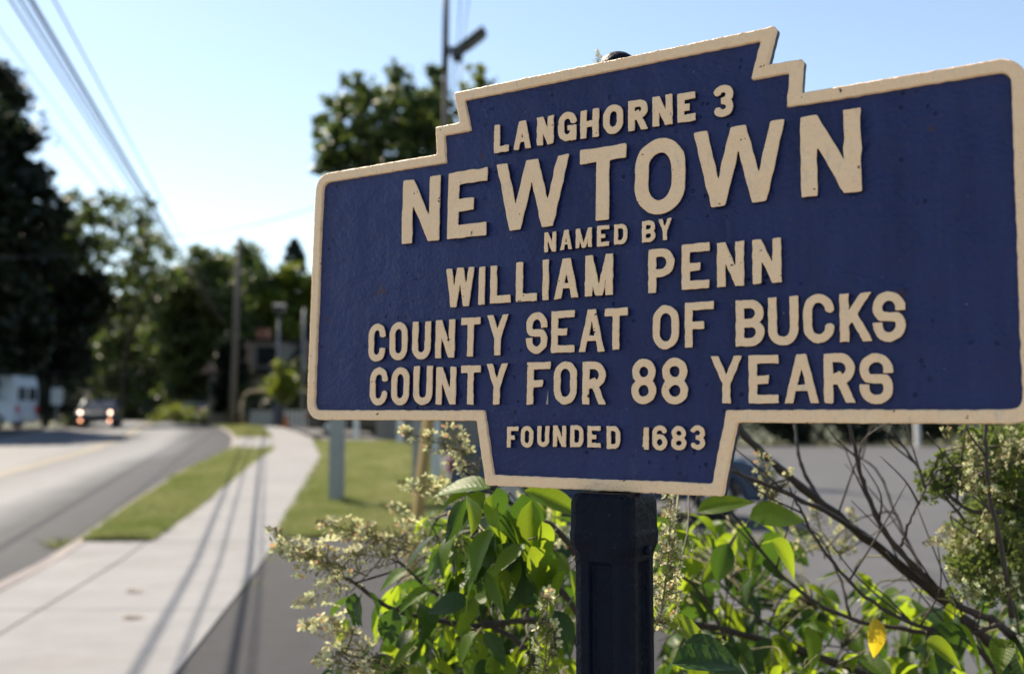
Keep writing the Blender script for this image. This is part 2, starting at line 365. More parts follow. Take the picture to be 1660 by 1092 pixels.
ribbon('lawn', [13.05, 36], lambda y: walkR(y) + .012, islR, M['turf'], -.008, 8)
ribbon('driveway', [-20, 12.98], lambda y: walkR(y) + .012, lambda y: 1.4, M['asphalt_drive'], -.012, 8)
ribbon('parking_lot', [-20, 12.98], lambda y: 1.4, lambda y: 60, M['asphalt_lot'], -.012, 24)
ribbon('parking_lot', [12.98, 36], lambda y: islR(y) + .01, lambda y: 60, M['asphalt_lot'], -.012, 24)
ribbon('parking_lot', [36, 54], lambda y: walkR(y) + .3, lambda y: 60, M['asphalt_lot'], -.012, 30)
ribbon('unseen_bounce_paving', [-14, 4.4], lambda y: walkR(y) + .03, lambda y: 3.2, M['concrete'], .002, 8)  # pale concrete out of view, added to bounce sunlight up onto the sign face
ribbon('planting_bed', [.75, 4.2], lambda y: -.35, lambda y: 4.5, M['soil'], .03, 8)
ribbon('side_yard', [20, 52], lambda y: roadL(y) - 14, lambda y: roadL(y) - .3, M['asphalt_lot'], -.04, 8)

def blades(name, n, sampler, mat, h=(.04, .09), wd=.010, lab=None):
    xs, ys = sampler(n); z = G(xs, ys) - .012
    H = rng.uniform(*h, len(xs)) * (1 + .5 * np.sin(xs * 5.1 + np.sin(ys * 3.3) * 2) * np.sin(ys * 4.3)); A = rng.uniform(0, 2 * PI, len(xs)); lean = rng.normal(0, .5, (len(xs), 2)) * H[:, None]
    dx, dy = np.cos(A) * wd / 2, np.sin(A) * wd / 2
    V = np.empty((len(xs), 3, 3)); V[:, 0] = np.stack([xs - dx, ys - dy, z], 1); V[:, 1] = np.stack([xs + dx, ys + dy, z], 1)
    V[:, 2] = np.stack([xs + lean[:, 0], ys + lean[:, 1], z + H], 1)
    o = npmesh(name, V.reshape(-1, 3), 3, mat); tag(o, lab, 'grass', kind='stuff'); return o
def tufts(xs, ys):
    return np.sin(xs * 2.1 + 1.3 * np.sin(ys * 1.7)) * np.sin(ys * 1.9 + xs) + .6 * np.sin(xs * 6.3 + ys * 4.1) * np.sin(ys * 5.7 - xs * 3.0)
def strip_sampler(y0, y1, fl, fr, edge=.0):
    vl = np.vectorize(fl); vr = np.vectorize(fr)
    def s(n):
        u = rng.random(n); y = y0 + (y1 - y0) * u ** 1.5; a, b = vl(y), vr(y)
        x = a + (b - a) * rng.uniform(-edge, 1 + edge, n); keep = rng.random(n) < .45 + .5 * (tufts(x, y) > -.35)
        return x[keep], y[keep]
    return s
blades('grass', 62000, strip_sampler(12.6, 31.3, lambda y: kerbX(y) + .15, walkL, .05), M['grass'], (.04, .13), .016, 'uneven green and tan grass on the verge between road and pavement')
blades('grass', 16000, strip_sampler(38.8, 60, lambda y: kerbX(y) + .17, walkL, .02), M['grass'], (.05, .12), .03, 'short grass on the small far verge beside the kerb')
blades('grass', 95000, strip_sampler(12.9, 36, lambda y: walkR(y) + .0, islR, .03), M['grass'], (.04, .10), .014, 'green lawn grass around the grey posts beside the pavement')
# ------------------------------------------------------------------ marker sign
Rs = np.array([[0.8469726667674361, -0.01811628562274757, 0.5313276785035838], [-0.0395852562348161, 0.9944958671263132, 0.09701019409063795], [-0.5301606447460964, -0.10319772509079027, 0.8415936788607677]])
ts = np.array([0.10944129, 0.10780457, 1.2703357])
Mc = np.array([[1, 0, 0], [0, _s, _c], [0, -_c, _s]])
U = Vector(Mc @ Rs @ [1, 0, 0]); Vv = Vector(Mc @ Rs @ [0, -1, 0]); Nn = Vector(Mc @ Rs @ [0, 0, -1]); T0 = Vector(Mc @ ts) + Vector((0, 0, EYE))
SM = Matrix(((U.x, Vv.x, Nn.x, T0.x), (U.y, Vv.y, Nn.y, T0.y), (U.z, Vv.z, Nn.z, T0.z), (0, 0, 0, 1)))
SMi = SM.inverted()
FACE = 0.0                                   # painted field at local z 0
LET = 0.0064                                 # letter height above the field
def plane(px, py, z=LET):
    d = (SMi.to_3x3() @ ray(px, py)); o = SMi @ Vector((0, 0, EYE)); k = (z - o.z) / d.z; q = o + d * k; return q.x, q.y
sign = empty('road_marker_sign', (T0.x + .012, T0.y, 0))
tag(sign, 'navy blue cast iron town marker sign with raised cream letters on a dark fluted post', 'sign')
def put(o, mat4=SM):
    o.parent = sign; o.matrix_local = Matrix.Translation(-sign.location) @ mat4; return o

def contours(F, x0, y0, h, level=0.0):
    """closed loops of the zero line of grid F[j,i] (inside negative)"""
    F = F - level; F = np.where(np.abs(F) < 1e-9, 1e-9, F)
    ins = F < 0; c = ins[:-1, :-1] * 1 + ins[:-1, 1:] * 2 + ins[1:, 1:] * 4 + ins[1:, :-1] * 8
    js, is_ = np.nonzero((c > 0) & (c < 15)); seg = {}
    def e(kind, j, i):
        if kind == 0: a, b = F[j, i], F[j, i + 1]; t = a / (a - b); return (x0 + (i + t) * h, y0 + j * h)
        a, b = F[j, i], F[j + 1, i]; t = a / (a - b); return (x0 + i * h, y0 + (j + t) * h)
    E = lambda j, i: {'b': (0, j, i), 't': (0, j + 1, i), 'l': (1, j, i), 'r': (1, j, i + 1)}
    TB = {1: 'bl', 2: 'rb', 3: 'rl', 4: 'tr', 6: 'tb', 7: 'tl', 8: 'lt', 9: 'bt', 11: 'rt', 12: 'lr', 13: 'br', 14: 'lb', 5: 'brtl', 10: 'lbrt'}
    nxt = {}
    for j, i in zip(js, is_):
        d = E(j, i); q = TB[int(c[j, i])]
        if len(q) == 2: q = [q]
        else: q = ['bl', 'tr'] if q == 'brtl' else ['rb', 'lt']
        for k in q: nxt[d[k[0]]] = d[k[1]]
    loops = []
    while nxt:
        s = next(iter(nxt)); L = [s]; k = nxt.pop(s)
        while k in nxt and k != s: L.append(k); k = nxt.pop(k)
        loops.append([e(*q) for q in L])
    return [l for l in loops if len(l) > 6]
def smooth_loop(l, it=1):
    a = np.array(l)
    for _ in range(it): a = .25 * np.roll(a, 1, 0) + .5 * a + .25 * np.roll(a, -1, 0)
    return a
def solid(name, loops, z0, z1, bev, mat, keep=.5):
    """filled 2D curve with rounded edge -> mesh between z0 and z1"""
    cu = bpy.data.curves.new(name, 'CURVE'); cu.dimensions = '2D'; cu.fill_mode = 'BOTH'
    for l in loops:
        sp = cu.splines.new('POLY'); sp.points.add(len(l) - 1); co = np.zeros((len(l), 4)); co[:, :2] = l; co[:, 3] = 1
        sp.points.foreach_set('co', co.ravel()); sp.use_cyclic_u = True
    cu.extrude = (z1 - z0) / 2 - bev; cu.bevel_depth = bev; cu.bevel_resolution = 1; cu.offset = -bev
    o = bpy.data.objects.new(name, cu); COL.objects.link(o)
    bpy.context.view_layer.update()
    dg = bpy.context.evaluated_depsgraph_get(); me = bpy.data.meshes.new_from_object(o.evaluated_get(dg))
    bpy.data.objects.remove(o); bpy.data.curves.remove(cu)
    me.transform(Matrix.Translation((0, 0, (z0 + z1) / 2))); me.materials.clear(); me.materials.append(mat); me.name = name
    o = bpy.data.objects.new(name, me); COL.objects.link(o); return o
def wobble(X, Y, amp, sc, seed=0.0):
    o = np.zeros_like(X); r = np.random.default_rng(int(seed * 1000) % 99991)
    for k in range(7):
        a = r.uniform(0, 2 * PI); q = sc * r.uniform(.5, 2.2); o += np.sin((X * math.cos(a) + Y * math.sin(a)) * q + r.uniform(0, 6))
    return o * amp / 2.6

# outline of the plate
HB, X1, X2, Y2, X3, X4, Y4, X5, X6, Y6 = .3848, .2635, .2674, .4260, .2237, .2360, .4724, .1839, .1665, -.0869
def arc(cx, cy, r, a0, a1, n=6): return [(cx + r * math.cos(R(a0 + (a1 - a0) * i / n)), cy + r * math.sin(R(a0 + (a1 - a0) * i / n))) for i in range(n + 1)]
rc = .026
right = [(X6, Y6), (X5, 0)] + arc(.5 - rc, rc, rc, -90, 0) + arc(.5 - rc, HB - rc, rc, 0, 90) + [(X1, HB), (X2, Y2), (X3, Y2), (X4, Y4)]
outline = right + [(-x, y) for x, y in right[::-1]]
def poly_sdf(X, Y, poly):
    d = np.full(X.shape, 1e9); ins = np.zeros(X.shape, bool)
    for (ax, ay), (bx, by) in zip(poly, poly[1:] + poly[:1]):
        ex, ey = bx - ax, by - ay; wx, wy = X - ax, Y - ay; L = ex * ex + ey * ey
        if L < 1e-14: continue
        t = np.clip((wx * ex + wy * ey) / L, 0, 1); d = np.minimum(d, (wx - ex * t) ** 2 + (wy - ey * t) ** 2)
        cnd = (ay > Y) != (by > Y)
        with np.errstate(divide='ignore', invalid='ignore'): xi = ax + (Y - ay) * ex / (ey if ey else 1e-12)
        ins ^= cnd & (X < xi)
    return np.where(ins, -1, 1) * np.sqrt(d)
gh = .002; gx0, gy0 = -.53, -.115
gX, gY = np.meshgrid(gx0 + gh * np.arange(531), gy0 + gh * np.arange(313))
SD = poly_sdf(gX, gY, outline)
wob = wobble(gX, gY, .00040, 320, .3) + wobble(gX, gY, .0003, 60, .8)
outer = [smooth_loop(l) for l in contours(SD + wob * .7, gx0, gy0, gh)]
inner = [smooth_loop(l) for l in contours(SD + wobble(gX, gY, .00055, 220, .5) + wobble(gX, gY, .0006, 50, .9), gx0, gy0, gh, -.0170)]
def mitre(poly, d):
    q = [p for i, p in enumerate(poly) if math.dist(p, poly[i - 1]) > 1e-6]; o = []
    for i in range(len(q)):
        a, b, c = q[i - 1], q[i], q[(i + 1) % len(q)]
        n1 = Vector((b[1] - a[1], a[0] - b[0])).normalized(); n2 = Vector((c[1] - b[1], b[0] - c[0])).normalized()
        m = (n1 + n2); m = m / max(.15, m.length_squared) * 2; o.append((b[0] - m.x * d, b[1] - m.y * d))
    return o
_in = mitre(outline, .0146)
if abs(min(p[1] for p in _in) - Y6) > .03 or min(p[1] for p in _in) < Y6: _in = mitre(outline, -.0146)
SI = poly_sdf(gX, gY, _in)
inner = [smooth_loop(l) for l in contours(SI + wobble(gX, gY, .0003, 330, .5) + wobble(gX, gY, .00025, 50, .9), gx0, gy0, gh)]
core = [smooth_loop(l) for l in contours(SD, gx0, gy0, gh, -.006)]
# field as a gently uneven sheet
def field_sheet():
    inr = SD < -.010; idx = -np.ones(SD.shape, int); jj, ii = np.nonzero(inr); idx[jj, ii] = np.arange(len(jj))
    X, Y = gX[jj, ii], gY[jj, ii]
    Z = wobble(X, Y, .00035, 30, .11) + wobble(X, Y, .00018, 95, .13)
    for k in range(90):                      # casting pits and blisters
        px, py = rng.uniform(-.48, .48), rng.uniform(-.08, .46); r = rng.uniform(.0015, .004); dd = (X - px) ** 2 + (Y - py) ** 2
        Z += np.exp(-dd / (r * r)) * rng.choice([-1, -1, 1]) * rng.uniform(.0006, .0016)
    V = np.stack([X, Y, Z], 1); F = []
    a, b, c, d = idx[:-1, :-1], idx[:-1, 1:], idx[1:, 1:], idx[1:, :-1]; ok = (a >= 0) & (b >= 0) & (c >= 0) & (d >= 0)
    F = np.stack([a[ok], b[ok], c[ok], d[ok]], 1)
    o = mobj('field', V.tolist(), F.tolist(), M['navy'], None, True); return put(o)
field_sheet()
put(solid('backing_plate', core, -.014, -.0012, .0012, M['navy']))
put(solid('border', outer + inner, -.0145, .0052, .0015, M['cream_rim']))

# glyphs as strokes
class Gl:
    def __init__(s, w, h, t):
        s.w, s.h, s.t = w, h, t; s.hs = max(t / 13, h / 110); pad = 3 * s.hs
        s.X, s.Y = np.meshgrid(np.arange(-pad, w + pad, s.hs), np.arange(-pad, h + pad, s.hs)); s.pad = pad; s.D = np.full(s.X.shape, 1.0)
    def seg(s, a, b, t=None, ext=0):
        t = t or s.t; ax, ay = a; bx, by = b; L = math.hypot(bx - ax, by - ay)
        if L < 1e-7: return
        ux, uy = (bx - ax) / L, (by - ay) / L
        wx, wy = s.X - ax, s.Y - ay; al = wx * ux + wy * uy; pe = np.abs(-wx * uy + wy * ux)
        s.D = np.minimum(s.D, np.maximum(pe - t / 2, np.maximum(-al - ext, al - L - ext)))
    def dot(s, p, r): s.D = np.minimum(s.D, np.hypot(s.X - p[0], s.Y - p[1]) - r)
    def path(s, pts, closed=False, t=None):
        t = t or s.t; q = pts + pts[:1] if closed else pts
        for a, b in zip(q[:-1], q[1:]): s.seg(a, b, t)
        for p in (pts if closed else pts[1:-1]): s.dot(p, t / 2)
def ell(cx, cy, rx, ry, a0, a1, n=14): return [(cx + rx * math.cos(R(a0 + (a1 - a0) * i / n)), cy + ry * math.sin(R(a0 + (a1 - a0) * i / n))) for i in range(n + 1)]
def glyph(ch, w, h, t):
    g = Gl(w, h, t); a = t / 2; L, Rr, B, T = a, w - a, a, h - a; r = (Rr - L) / 2; cx = w / 2; E = t
    if ch == 'I': g.seg((cx, -E), (cx, h + E), w)
    elif ch == '1': g.seg((w * .62, -E), (w * .62, h + E), t * 1.05); g.seg((w * .25, h * .12), (w * .42, h * .93), t * .7)
    elif ch == 'L': g.seg((L, -E), (L, h + E)); g.seg((L, B), (w + E, B))
    elif ch in 'EF':
        g.seg((L, -E), (L, h + E)); g.seg((L, T), (w + E, T)); g.seg((L, h * .49), (w * .67, h * .49), t * .96)
        if ch == 'E': g.seg((L, B), (w + E, B))
    elif ch == 'T': g.seg((cx, -E), (cx, T)); g.seg((-E, T), (w + E, T))
    elif ch == 'H': g.seg((L, -E), (L, h + E)); g.seg((Rr, -E), (Rr, h + E)); g.seg((L, h * .49), (Rr, h * .49), t * .9)
    elif ch == 'N': g.seg((L, -E), (L, h + E)); g.seg((Rr, -E), (Rr, h + E)); g.seg((L * 1.05, h), (w - L * 1.05, 0), t * .93, t)
    elif ch == 'M':
        g.seg((L, -E), (L, h + E)); g.seg((Rr, -E), (Rr, h + E))
        g.seg((L * 1.1, h), (cx - a * .12, 0), t * .82, t); g.seg((w - L * 1.1, h), (cx + a * .12, 0), t * .82, t)
    elif ch == 'W':
        q = [(a * .92, h), (w * .275, 0), (cx, h), (w * .725, 0), (w - a * .92, h)]
        g.seg(q[0], q[1], t * .9, t); g.seg(q[1], (cx - a * .1, h), t * .9, t); g.seg((cx + a * .1, h), q[3], t * .9, t); g.seg(q[3], q[4], t * .9, t)
    elif ch == 'A':
        g.seg((a * .95, 0), (cx - a * .2, h), t * .93, t); g.seg((w - a * .95, 0), (cx + a * .2, h), t * .93, t); g.seg((w * .22, h * .30), (w * .78, h * .30), t * .85)
        g.D = np.where((g.Y < h * .25) & (np.abs(g.X - cx) < w * .5 - t * 1.05 - g.Y * (w / 2 - t) / h), np.maximum(g.D, .3 * t), g.D)
    elif ch == 'Y':
        g.seg((cx, -E), (cx, h * .40)); g.dot((cx, h * .40), t * .48)
        for sx in (-1, 1): g.seg((cx, h * .40), (cx + sx * (cx - a * .9) * 1.3, h * .40 + h * .6 * 1.3), t * .9)
    elif ch == 'K': g.seg((L, -E), (L, h + E)); g.seg((L, h * .34), (w - a * 1.2, h), t * .95, 0); g.seg((w * .95, h * 1.09), (w - a * 1.2, h), t * .95, 0); g.seg((w * .42, h * .56), (w - a * .9, 0), t * .95, t * .3)
    elif ch == 'O':
        ry = min((T - B) / 2, r * 1.12); g.path(ell(cx, T - ry, r, ry, 0, 180) + ell(cx, B + ry, r, ry, 180, 360), True)
    elif ch == 'U': g.path([(L, h + E)] + ell(cx, B + r, r, r, 180, 360) + [(Rr, h + E)])
    elif ch in 'CG':
        ry = r * 1.1; top = ell(cx, T - ry, r, ry, -8 if ch == 'C' else -2, 180); bot = ell(cx, B + ry, r, ry, 180, 368 if ch == 'C' else 355)
        if ch == 'C': top = [(Rr, h * .655)] + top[1:]; bot = bot[:-1] + [(Rr, h * .345)]
        g.path(top + bot)
        if ch == 'G': g.seg((Rr, -E * .1), (Rr, h * .46), t * .95); g.seg((cx * 1.05, h * .44), (w, h * .44), t * .75)
    elif ch == 'D':
        k = r * .95; g.seg((L, -E), (L, h + E)); g.path([(L, T), (Rr - k, T)] + ell(Rr - k, T - k, k, k, 90, 0) + ell(Rr - k, B + k, k, k, 0, -90) + [(Rr - k, B), (L, B)])
    elif ch in 'PRB':
        mid = h * (.44 if ch == 'P' else .46 if ch == 'R' else .5); ry = (T - mid) / 2; k = min(ry, r * 1.05)
        g.seg((L, -E), (L, h + E)); bx = Rr if ch != 'B' else Rr - a * .15
        g.path([(L, T), (bx - k, T)] + ell(bx - k, mid + ry, k, ry, 90, -90) + [(bx - k, mid), (L, mid)])
        if ch == 'R': g.seg((w * .52, mid), (w - a * .95, 0), t * .95, t * .9)
        if ch == 'B':
            ry = (mid - B) / 2; g.path([(L, mid), (Rr - k, mid)] + ell(Rr - k, B + ry, k, ry, 90, -90) + [(Rr - k, B), (L, B)])
    elif ch == 'S':
        ry = (T - B) * .285; g.path([(Rr, T - ry - t * .35)] + ell(cx, T - ry, r, ry, 12, 225) + ell(cx, B + ry, r, ry, 45, -168) + [(L, B + ry + t * .35)])
    elif ch == '8':
        ry = (T - B) / 4; g.path(ell(cx, T - ry, r * .93, ry, 0, 340, 18), True); g.path(ell(cx, B + ry, r, ry, 0, 340, 18), True)
    elif ch == '3':
        ry = (T - B) / 4; g.path(ell(cx, T - ry, r, ry, 165, -80)); g.path(ell(cx, B + ry, r, ry, 80, -165)); g.seg((cx * .8, h / 2), (cx * 1.2, h / 2), t * .9)
    elif ch == '6':
        ry = (T - B) * .28; g.path(ell(cx, B + ry, r, ry, 0, 340, 18), True); g.path(ell(cx, T - r, r, r, 15, 180) + [(L, B + ry)])
    D = np.maximum(g.D, np.maximum(np.maximum(-g.X, g.X - w), np.maximum(-g.Y, g.Y - h)))
    return g, D
LINES = [ # origin x, y, scale of the measuring grid, stroke, [(char, left, bottom, right, top), ...]
 (640, 170, 4.55, .0178, [('N', 50, 1025, 333, 520), ('E', 385, 988, 678, 462), ('W', 743, 937, 1280, 362)]),
 (920, 130, 4.55, .0178, [('T', 88, 1048, 428, 468), ('O', 495, 1006, 865, 400)]),
 (1110, 160, 4.55, .0178, [('W', 66, 812, 735, 150), ('N', 860, 727, 1290, 70)]),
 (790, 120, 5.533, .0088, [('L', 57, 710, 193, 438), ('A', 232, 683, 390, 405), ('N', 442, 643, 592, 368), ('G', 632, 612, 797, 325), ('H', 832, 583, 997, 302), ('O', 1037, 548, 1217, 258), ('R', 1262, 515, 1435, 215)]),
 (920, 130, 4.55, .0088, [('N', 625, 345, 770, 100), ('E', 810, 315, 940, 80), ('3', 1073, 280, 1218, 22)]),
 (870, 340, 6.825, .0052, [('N', 82, 470, 210, 238), ('A', 260, 443, 388, 215), ('M', 430, 425, 606, 193), ('E', 665, 407, 798, 165), ('D', 855, 385, 998, 150), ('B', 1163, 362, 1308, 112), ('Y', 1345, 340, 1487, 88)]),
 (700, 390, 5.533, .0102, [('W', 122, 597, 380, 232), ('I', 415, 573, 475, 232), ('L', 520, 562, 707, 213), ('L', 750, 548, 942, 180), ('I', 990, 532, 1047, 168), ('A', 1098, 522, 1312, 148), ('M', 1372, 500, 1622, 113)]),
 (1030, 370, 6.385, .0100, [('P', 132, 668, 397, 195), ('E', 478, 635, 760, 145), ('N', 845, 608, 1118, 130), ('N', 1213, 575, 1503, 95)]),
 (580, 490, 6.065, .0096, [('C', 98, 583, 270, 205), ('O', 305, 570, 488, 190), ('U', 530, 560, 715, 182), ('N', 758, 548, 952, 167), ('T', 1008, 532, 1202, 143), ('Y', 1265, 522, 1477, 115)]),
 (580, 490, 6.065, .0096, [('C', 112, 1010, 292, 637), ('O', 323, 1010, 505, 635), ('U', 540, 1005, 733, 622), ('N', 763, 1000, 965, 632), ('T', 1008, 1000, 1202, 617), ('Y', 1258, 1000, 1468, 598)]),
 (830, 470, 4.882, .0092, [('S', 108, 505, 278, 170), ('E', 308, 495, 493, 157), ('A', 527, 490, 730, 148), ('T', 730, 475, 912, 138), ('O', 1112, 468, 1317, 115), ('F', 1368, 455, 1590, 88)]),
 (830, 470, 4.882, .0092, [('F', 115, 903, 300, 567), ('O', 328, 903, 510, 562), ('R', 555, 903, 738, 562), ('8', 943, 900, 1138, 540), ('8', 1182, 903, 1390, 533)]),
 (1140, 460, 4.882, .0096, [('B', 258, 495, 478, 120), ('U', 515, 488, 748, 95), ('C', 795, 470, 1030, 73), ('K', 1083, 458, 1327, 65), ('S', 1345, 460, 1592, 52)]),
 (1140, 460, 4.882, .0096, [('Y', 62, 943, 300, 567), ('E', 360, 943, 590, 560), ('A', 645, 943, 908, 552), ('R', 958, 940, 1195, 545), ('S', 1242, 950, 1495, 545)]),
 (810, 680, 4.882, .0056, [('F', 55, 218, 145, 55), ('O', 165, 218, 263, 50), ('U', 295, 213, 390, 50), ('N', 420, 212, 523, 47), ('D', 557, 215, 660, 45), ('E', 693, 217, 795, 50), ('D', 845, 228, 950, 52), ('1', 1130, 235, 1177, 60), ('6', 1207, 240, 1323, 45), ('8', 1357, 240, 1475, 50), ('3', 1507, 235, 1622, 45)]),
]
seed = 0
for ox, oy, sc, st, chars in LINES:
    for ch, l, b, r_, t in chars:
        seed += 1
        x0, y0 = plane(ox + l / sc, oy + b / sc); x1, y1 = plane(ox + r_ / sc, oy + t / sc)
        g, D = glyph(ch, x1 - x0, y1 - y0, st)
        D = D + wobble(g.X, g.Y, st * .020 + .00010, 2.6 / st, seed * .137) + wobble(g.X, g.Y, .00014, 1100, seed * .31) - st * .03
        lp = [smooth_loop(q) for q in contours(D, -g.pad, -g.pad, g.hs)]
        o = solid('letter', lp, -.001, LET, min(.0008, st * .10), M['cream'])
        o.data.transform(Matrix.Translation((x0, y0, 0))); c = Vector((x0, y0, 0))
        put(o)
# small smudges and a paint drip on the field, the scar on the lower border
mb = MB(); dx, dy = plane(887, 655, .0008)
mb.tube([(dx, dy, .0006), (dx + .0008, dy + .012, .0006), (dx + .001, dy + .019, .0004)], [.0018, .0006, .0002], 6)
M['dried_paint'] = simple('dried_white_drip', (.55, .5, .52), (.3, .28, .3), 80, .5)
put(mb.build('paint_drip', M['dried_paint'], None, True))

# post: square fluted casting with a heavier head under the plate
PM = Matrix(((U.x, -U.y, 0, 0), (U.y, U.x, 0, 0), (0, 0, 1, 0), (0, 0, 0, 1)))   # local x along plate, y away from viewer
def sqring(hw, ch, z, rec=0, rw=.0135, slope=.003):
    """square ring with chamfered corners; rec = depth of the flute in each face"""
    pts = []
    side = [(-hw + ch, -hw), (-rw - slope, -hw), (-rw, -hw + rec), (rw, -hw + rec), (rw + slope, -hw), (hw - ch, -hw)]
    mid = (hw - ch * .29, -hw + ch * .29)
    for k in range(4):
        a = k * PI / 2; c, s = round(math.cos(a)), round(math.sin(a))
        for x, y in side + [mid]: pts.append((x * c - y * s, x * s + y * c, z))
    return pts
top = SM @ Vector((.006, Y6 - .0015, 0)) + Vector((.0165, .004, 0))
zt = top.z
rings = [(0.0440, .014, -.1, 0), (0.0405, .013, zt - .085 - .95, 0.0), (0.0405, .013, zt - .085 - .9, .007), (0.0401, .013, zt - .096, .0075), (0.0401, .013, zt - .088, .0055), (0.0403, .013, zt - .083, .0), (0.0409, .013, zt - .076, 0), (0.0446, .012, zt - .064, 0), (0.0453, .012, zt - .050, 0), (0.0442, .012, zt - .044, 0), (0.0438, .012, zt - .012, 0), (0.0424, .014, zt - .004, 0), (0.0374, .016, zt, 0)]
V = []; F = []
for hw, ch, z, rec in rings: V += sqring(hw, ch, z, rec)
n = 28
for i in range(len(rings) - 1):
    for j in range(n): F.append((i * n + j, i * n + (j + 1) % n, (i + 1) * n + (j + 1) % n, (i + 1) * n + j))
F.append(tuple((len(rings) - 1) * n + j for j in range(n)))
lean = Vector((Vv.x / Vv.z, Vv.y / Vv.z, 0))
post = mobj('post', [PM @ Vector(v) + Vector((top.x, top.y, 0)) - Vector((sign.location.x, sign.location.y, 0)) for v in V], F, M['post'], sign, False, .0022)
for k_, (lx, ly) in enumerate(((-.0455, -.01), (.0455, .0))):
    mb = MB(); c_ = Vector((lx, ly, zt - .070 if k_ < 2 else zt - .028)); dr_ = Vector((lx, ly, 0)).normalized() if k_ < 2 else Vector((0, -1, 0))
    base_ = Vector((top.x - sign.location.x, top.y - sign.location.y, 0)); mb.tube([base_ + PM @ (c_ - dr_ * .006), base_ + PM @ (c_ + dr_ * .002), base_ + PM @ (c_ + dr_ * .0035)], [.0062, .0058, .003], 8)
    mb.build('bolt', M['post'], sign, True)
# tube behind the plate and its domed cap
bk = SM @ Vector((.0, .2, -.030)); mb = MB()
a = SM @ Vector((.006, Y6 - .002, -.038)); b = SM @ Vector((.006, Y4 + .004, -.038))
mb.tube([a - sign.location, b - sign.location], .021, 16); mb.build('rear_tube', M['post'], sign, True)
mb = MB(); prof = [(.021, -.006), (.026, -.002), (.0265, .004), (.023, .013), (.014, .0195), (.003, .0215)]
mb.tube([b - sign.location + Vv * z for r_, z in prof], [r_ for r_, z in prof], 16); mb.build('cap', M['post'], sign, True)
# ------------------------------------------------------------------ bushes
def leaf_mesh(name, mat, seed):
    r = random.Random(seed); n = 9; V = []; F = []
    w0 = r.uniform(.19, .31); curl = r.uniform(.02, .5); fold = r.uniform(.05, .14); tw = r.uniform(-.25, .25)
    xs = [-1, -.66, -.33, 0, .33, .66, 1]
    for i in range(n):
        u = i / (n - 1); wd = w0 * (math.sin(PI * u ** .78) ** .85) * (1 - .12 * u) + (.006 if i in (0, n - 1) else 0)
        for x in xs:
            z = -curl * u * u + fold * abs(x) * (wd / w0) * .8 + .018 * math.sin(u * 26 + abs(x) * 3) * abs(x) * (wd / w0) + tw * u * x * wd * .5
            V.append((x * wd, u, z))
    m = len(xs)
    for i in range(n - 1):
        for j in range(m - 1): F.append((i * m + j, i * m + j + 1, (i + 1) * m + j + 1, (i + 1) * m + j))
    me = bpy.data.meshes.new(name); me.from_pydata(V, [], F); me.materials.append(mat); me.shade_smooth(); return me
LEAF = [leaf_mesh('leaf', M['leaf'], s) for s in range(9)]
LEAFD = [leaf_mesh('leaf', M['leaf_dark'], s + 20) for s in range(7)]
LEAFY = leaf_mesh('leaf', M['leaf_yellow'], 44)
# the leaf coordinate is unit length, so vein texture needs its own scale: handled by object scale
M['bud_green'] = leafmat('green_seed_head', (.045, .060, .018), (.09, .10, .03), (.16, .22, .05), .3, 60, .6)
def cluster_mesh(seed, petal, L=.13, W=.042, nflo=34, nbud=150):
    r = random.Random(seed); V = []; F = []; MI = []
    def add(v, f, mi):
        n = len(V); V.extend(v)
        for q in f: F.append(tuple(i + n for i in q)); MI.append(mi)
    def rad(u): return W * (1 - u) ** .75 * (.55 + .45 * min(1, u * 6)) + .004
    b = MB(); b.tube([(0, -.02, 0), (0, L * .9, 0)], [.0020, .0010], 5)
    add([tuple(v) for v in b.v], b.f, 2)
    for k in range(nbud):
        u = r.random() ** 1.2; a = r.uniform(0, 2 * PI); q = rad(u) * r.uniform(.45, 1.0); s = r.uniform(.0012, .0027)
        c = Vector((math.cos(a) * q, u * L, math.sin(a) * q))
        add([tuple(c + Vector(d) * s) for d in ((1, 0, 0), (-1, 0, 0), (0, 1, 0), (0, -1, 0), (0, 0, 1), (0, 0, -1))],
            [(0, 2, 4), (2, 1, 4), (1, 3, 4), (3, 0, 4), (2, 0, 5), (1, 2, 5), (3, 1, 5), (0, 3, 5)], 1)
        if k % 4 == 0:
            b = MB(); b.tube([(0, max(0, u * L - .012), 0), tuple(c)], .0008, 3, False); add([tuple(v) for v in b.v], b.f, 2)
    for k in range(nflo):
        u = r.random() ** 1.1; a = r.uniform(0, 2 * PI); q = rad(u) * r.uniform(.9, 1.25)
        c = Vector((math.cos(a) * q, u * L, math.sin(a) * q)); nrm = Vector((math.cos(a), r.uniform(-.5, .7), math.sin(a))).normalized()
        t1 = nrm.orthogonal().normalized(); t2 = nrm.cross(t1); ph = r.uniform(0, PI); s = r.uniform(.0065, .0115)
        for p_ in range(4):
            an = ph + p_ * PI / 2; d = t1 * math.cos(an) + t2 * math.sin(an); e = -t1 * math.sin(an) + t2 * math.cos(an); cup = nrm * s * r.uniform(.2, .9)
            pts = [c, c + d * s * .55 - e * s * .42 + cup * .3, c + d * s * 1.0 - e * s * .30 + cup, c + d * s * 1.12 + cup * 1.1, c + d * s * 1.0 + e * s * .30 + cup, c + d * s * .55 + e * s * .42 + cup * .3]
            add([tuple(v) for v in pts], [(0, 1, 2, 3), (0, 3, 4, 5)], 0 if r.random() > .12 else 3)
    me = bpy.data.meshes.new('flower_cluster'); me.from_pydata(V, [], F)
    for m in ((petal, M['bud'], M['stem'], M['petal_pink']) if petal is M['petal'] else (petal, M['bud_green'], M['stem'], M['petal_green'])): me.materials.append(m)
    me.polygons.foreach_set('material_index', MI); return me
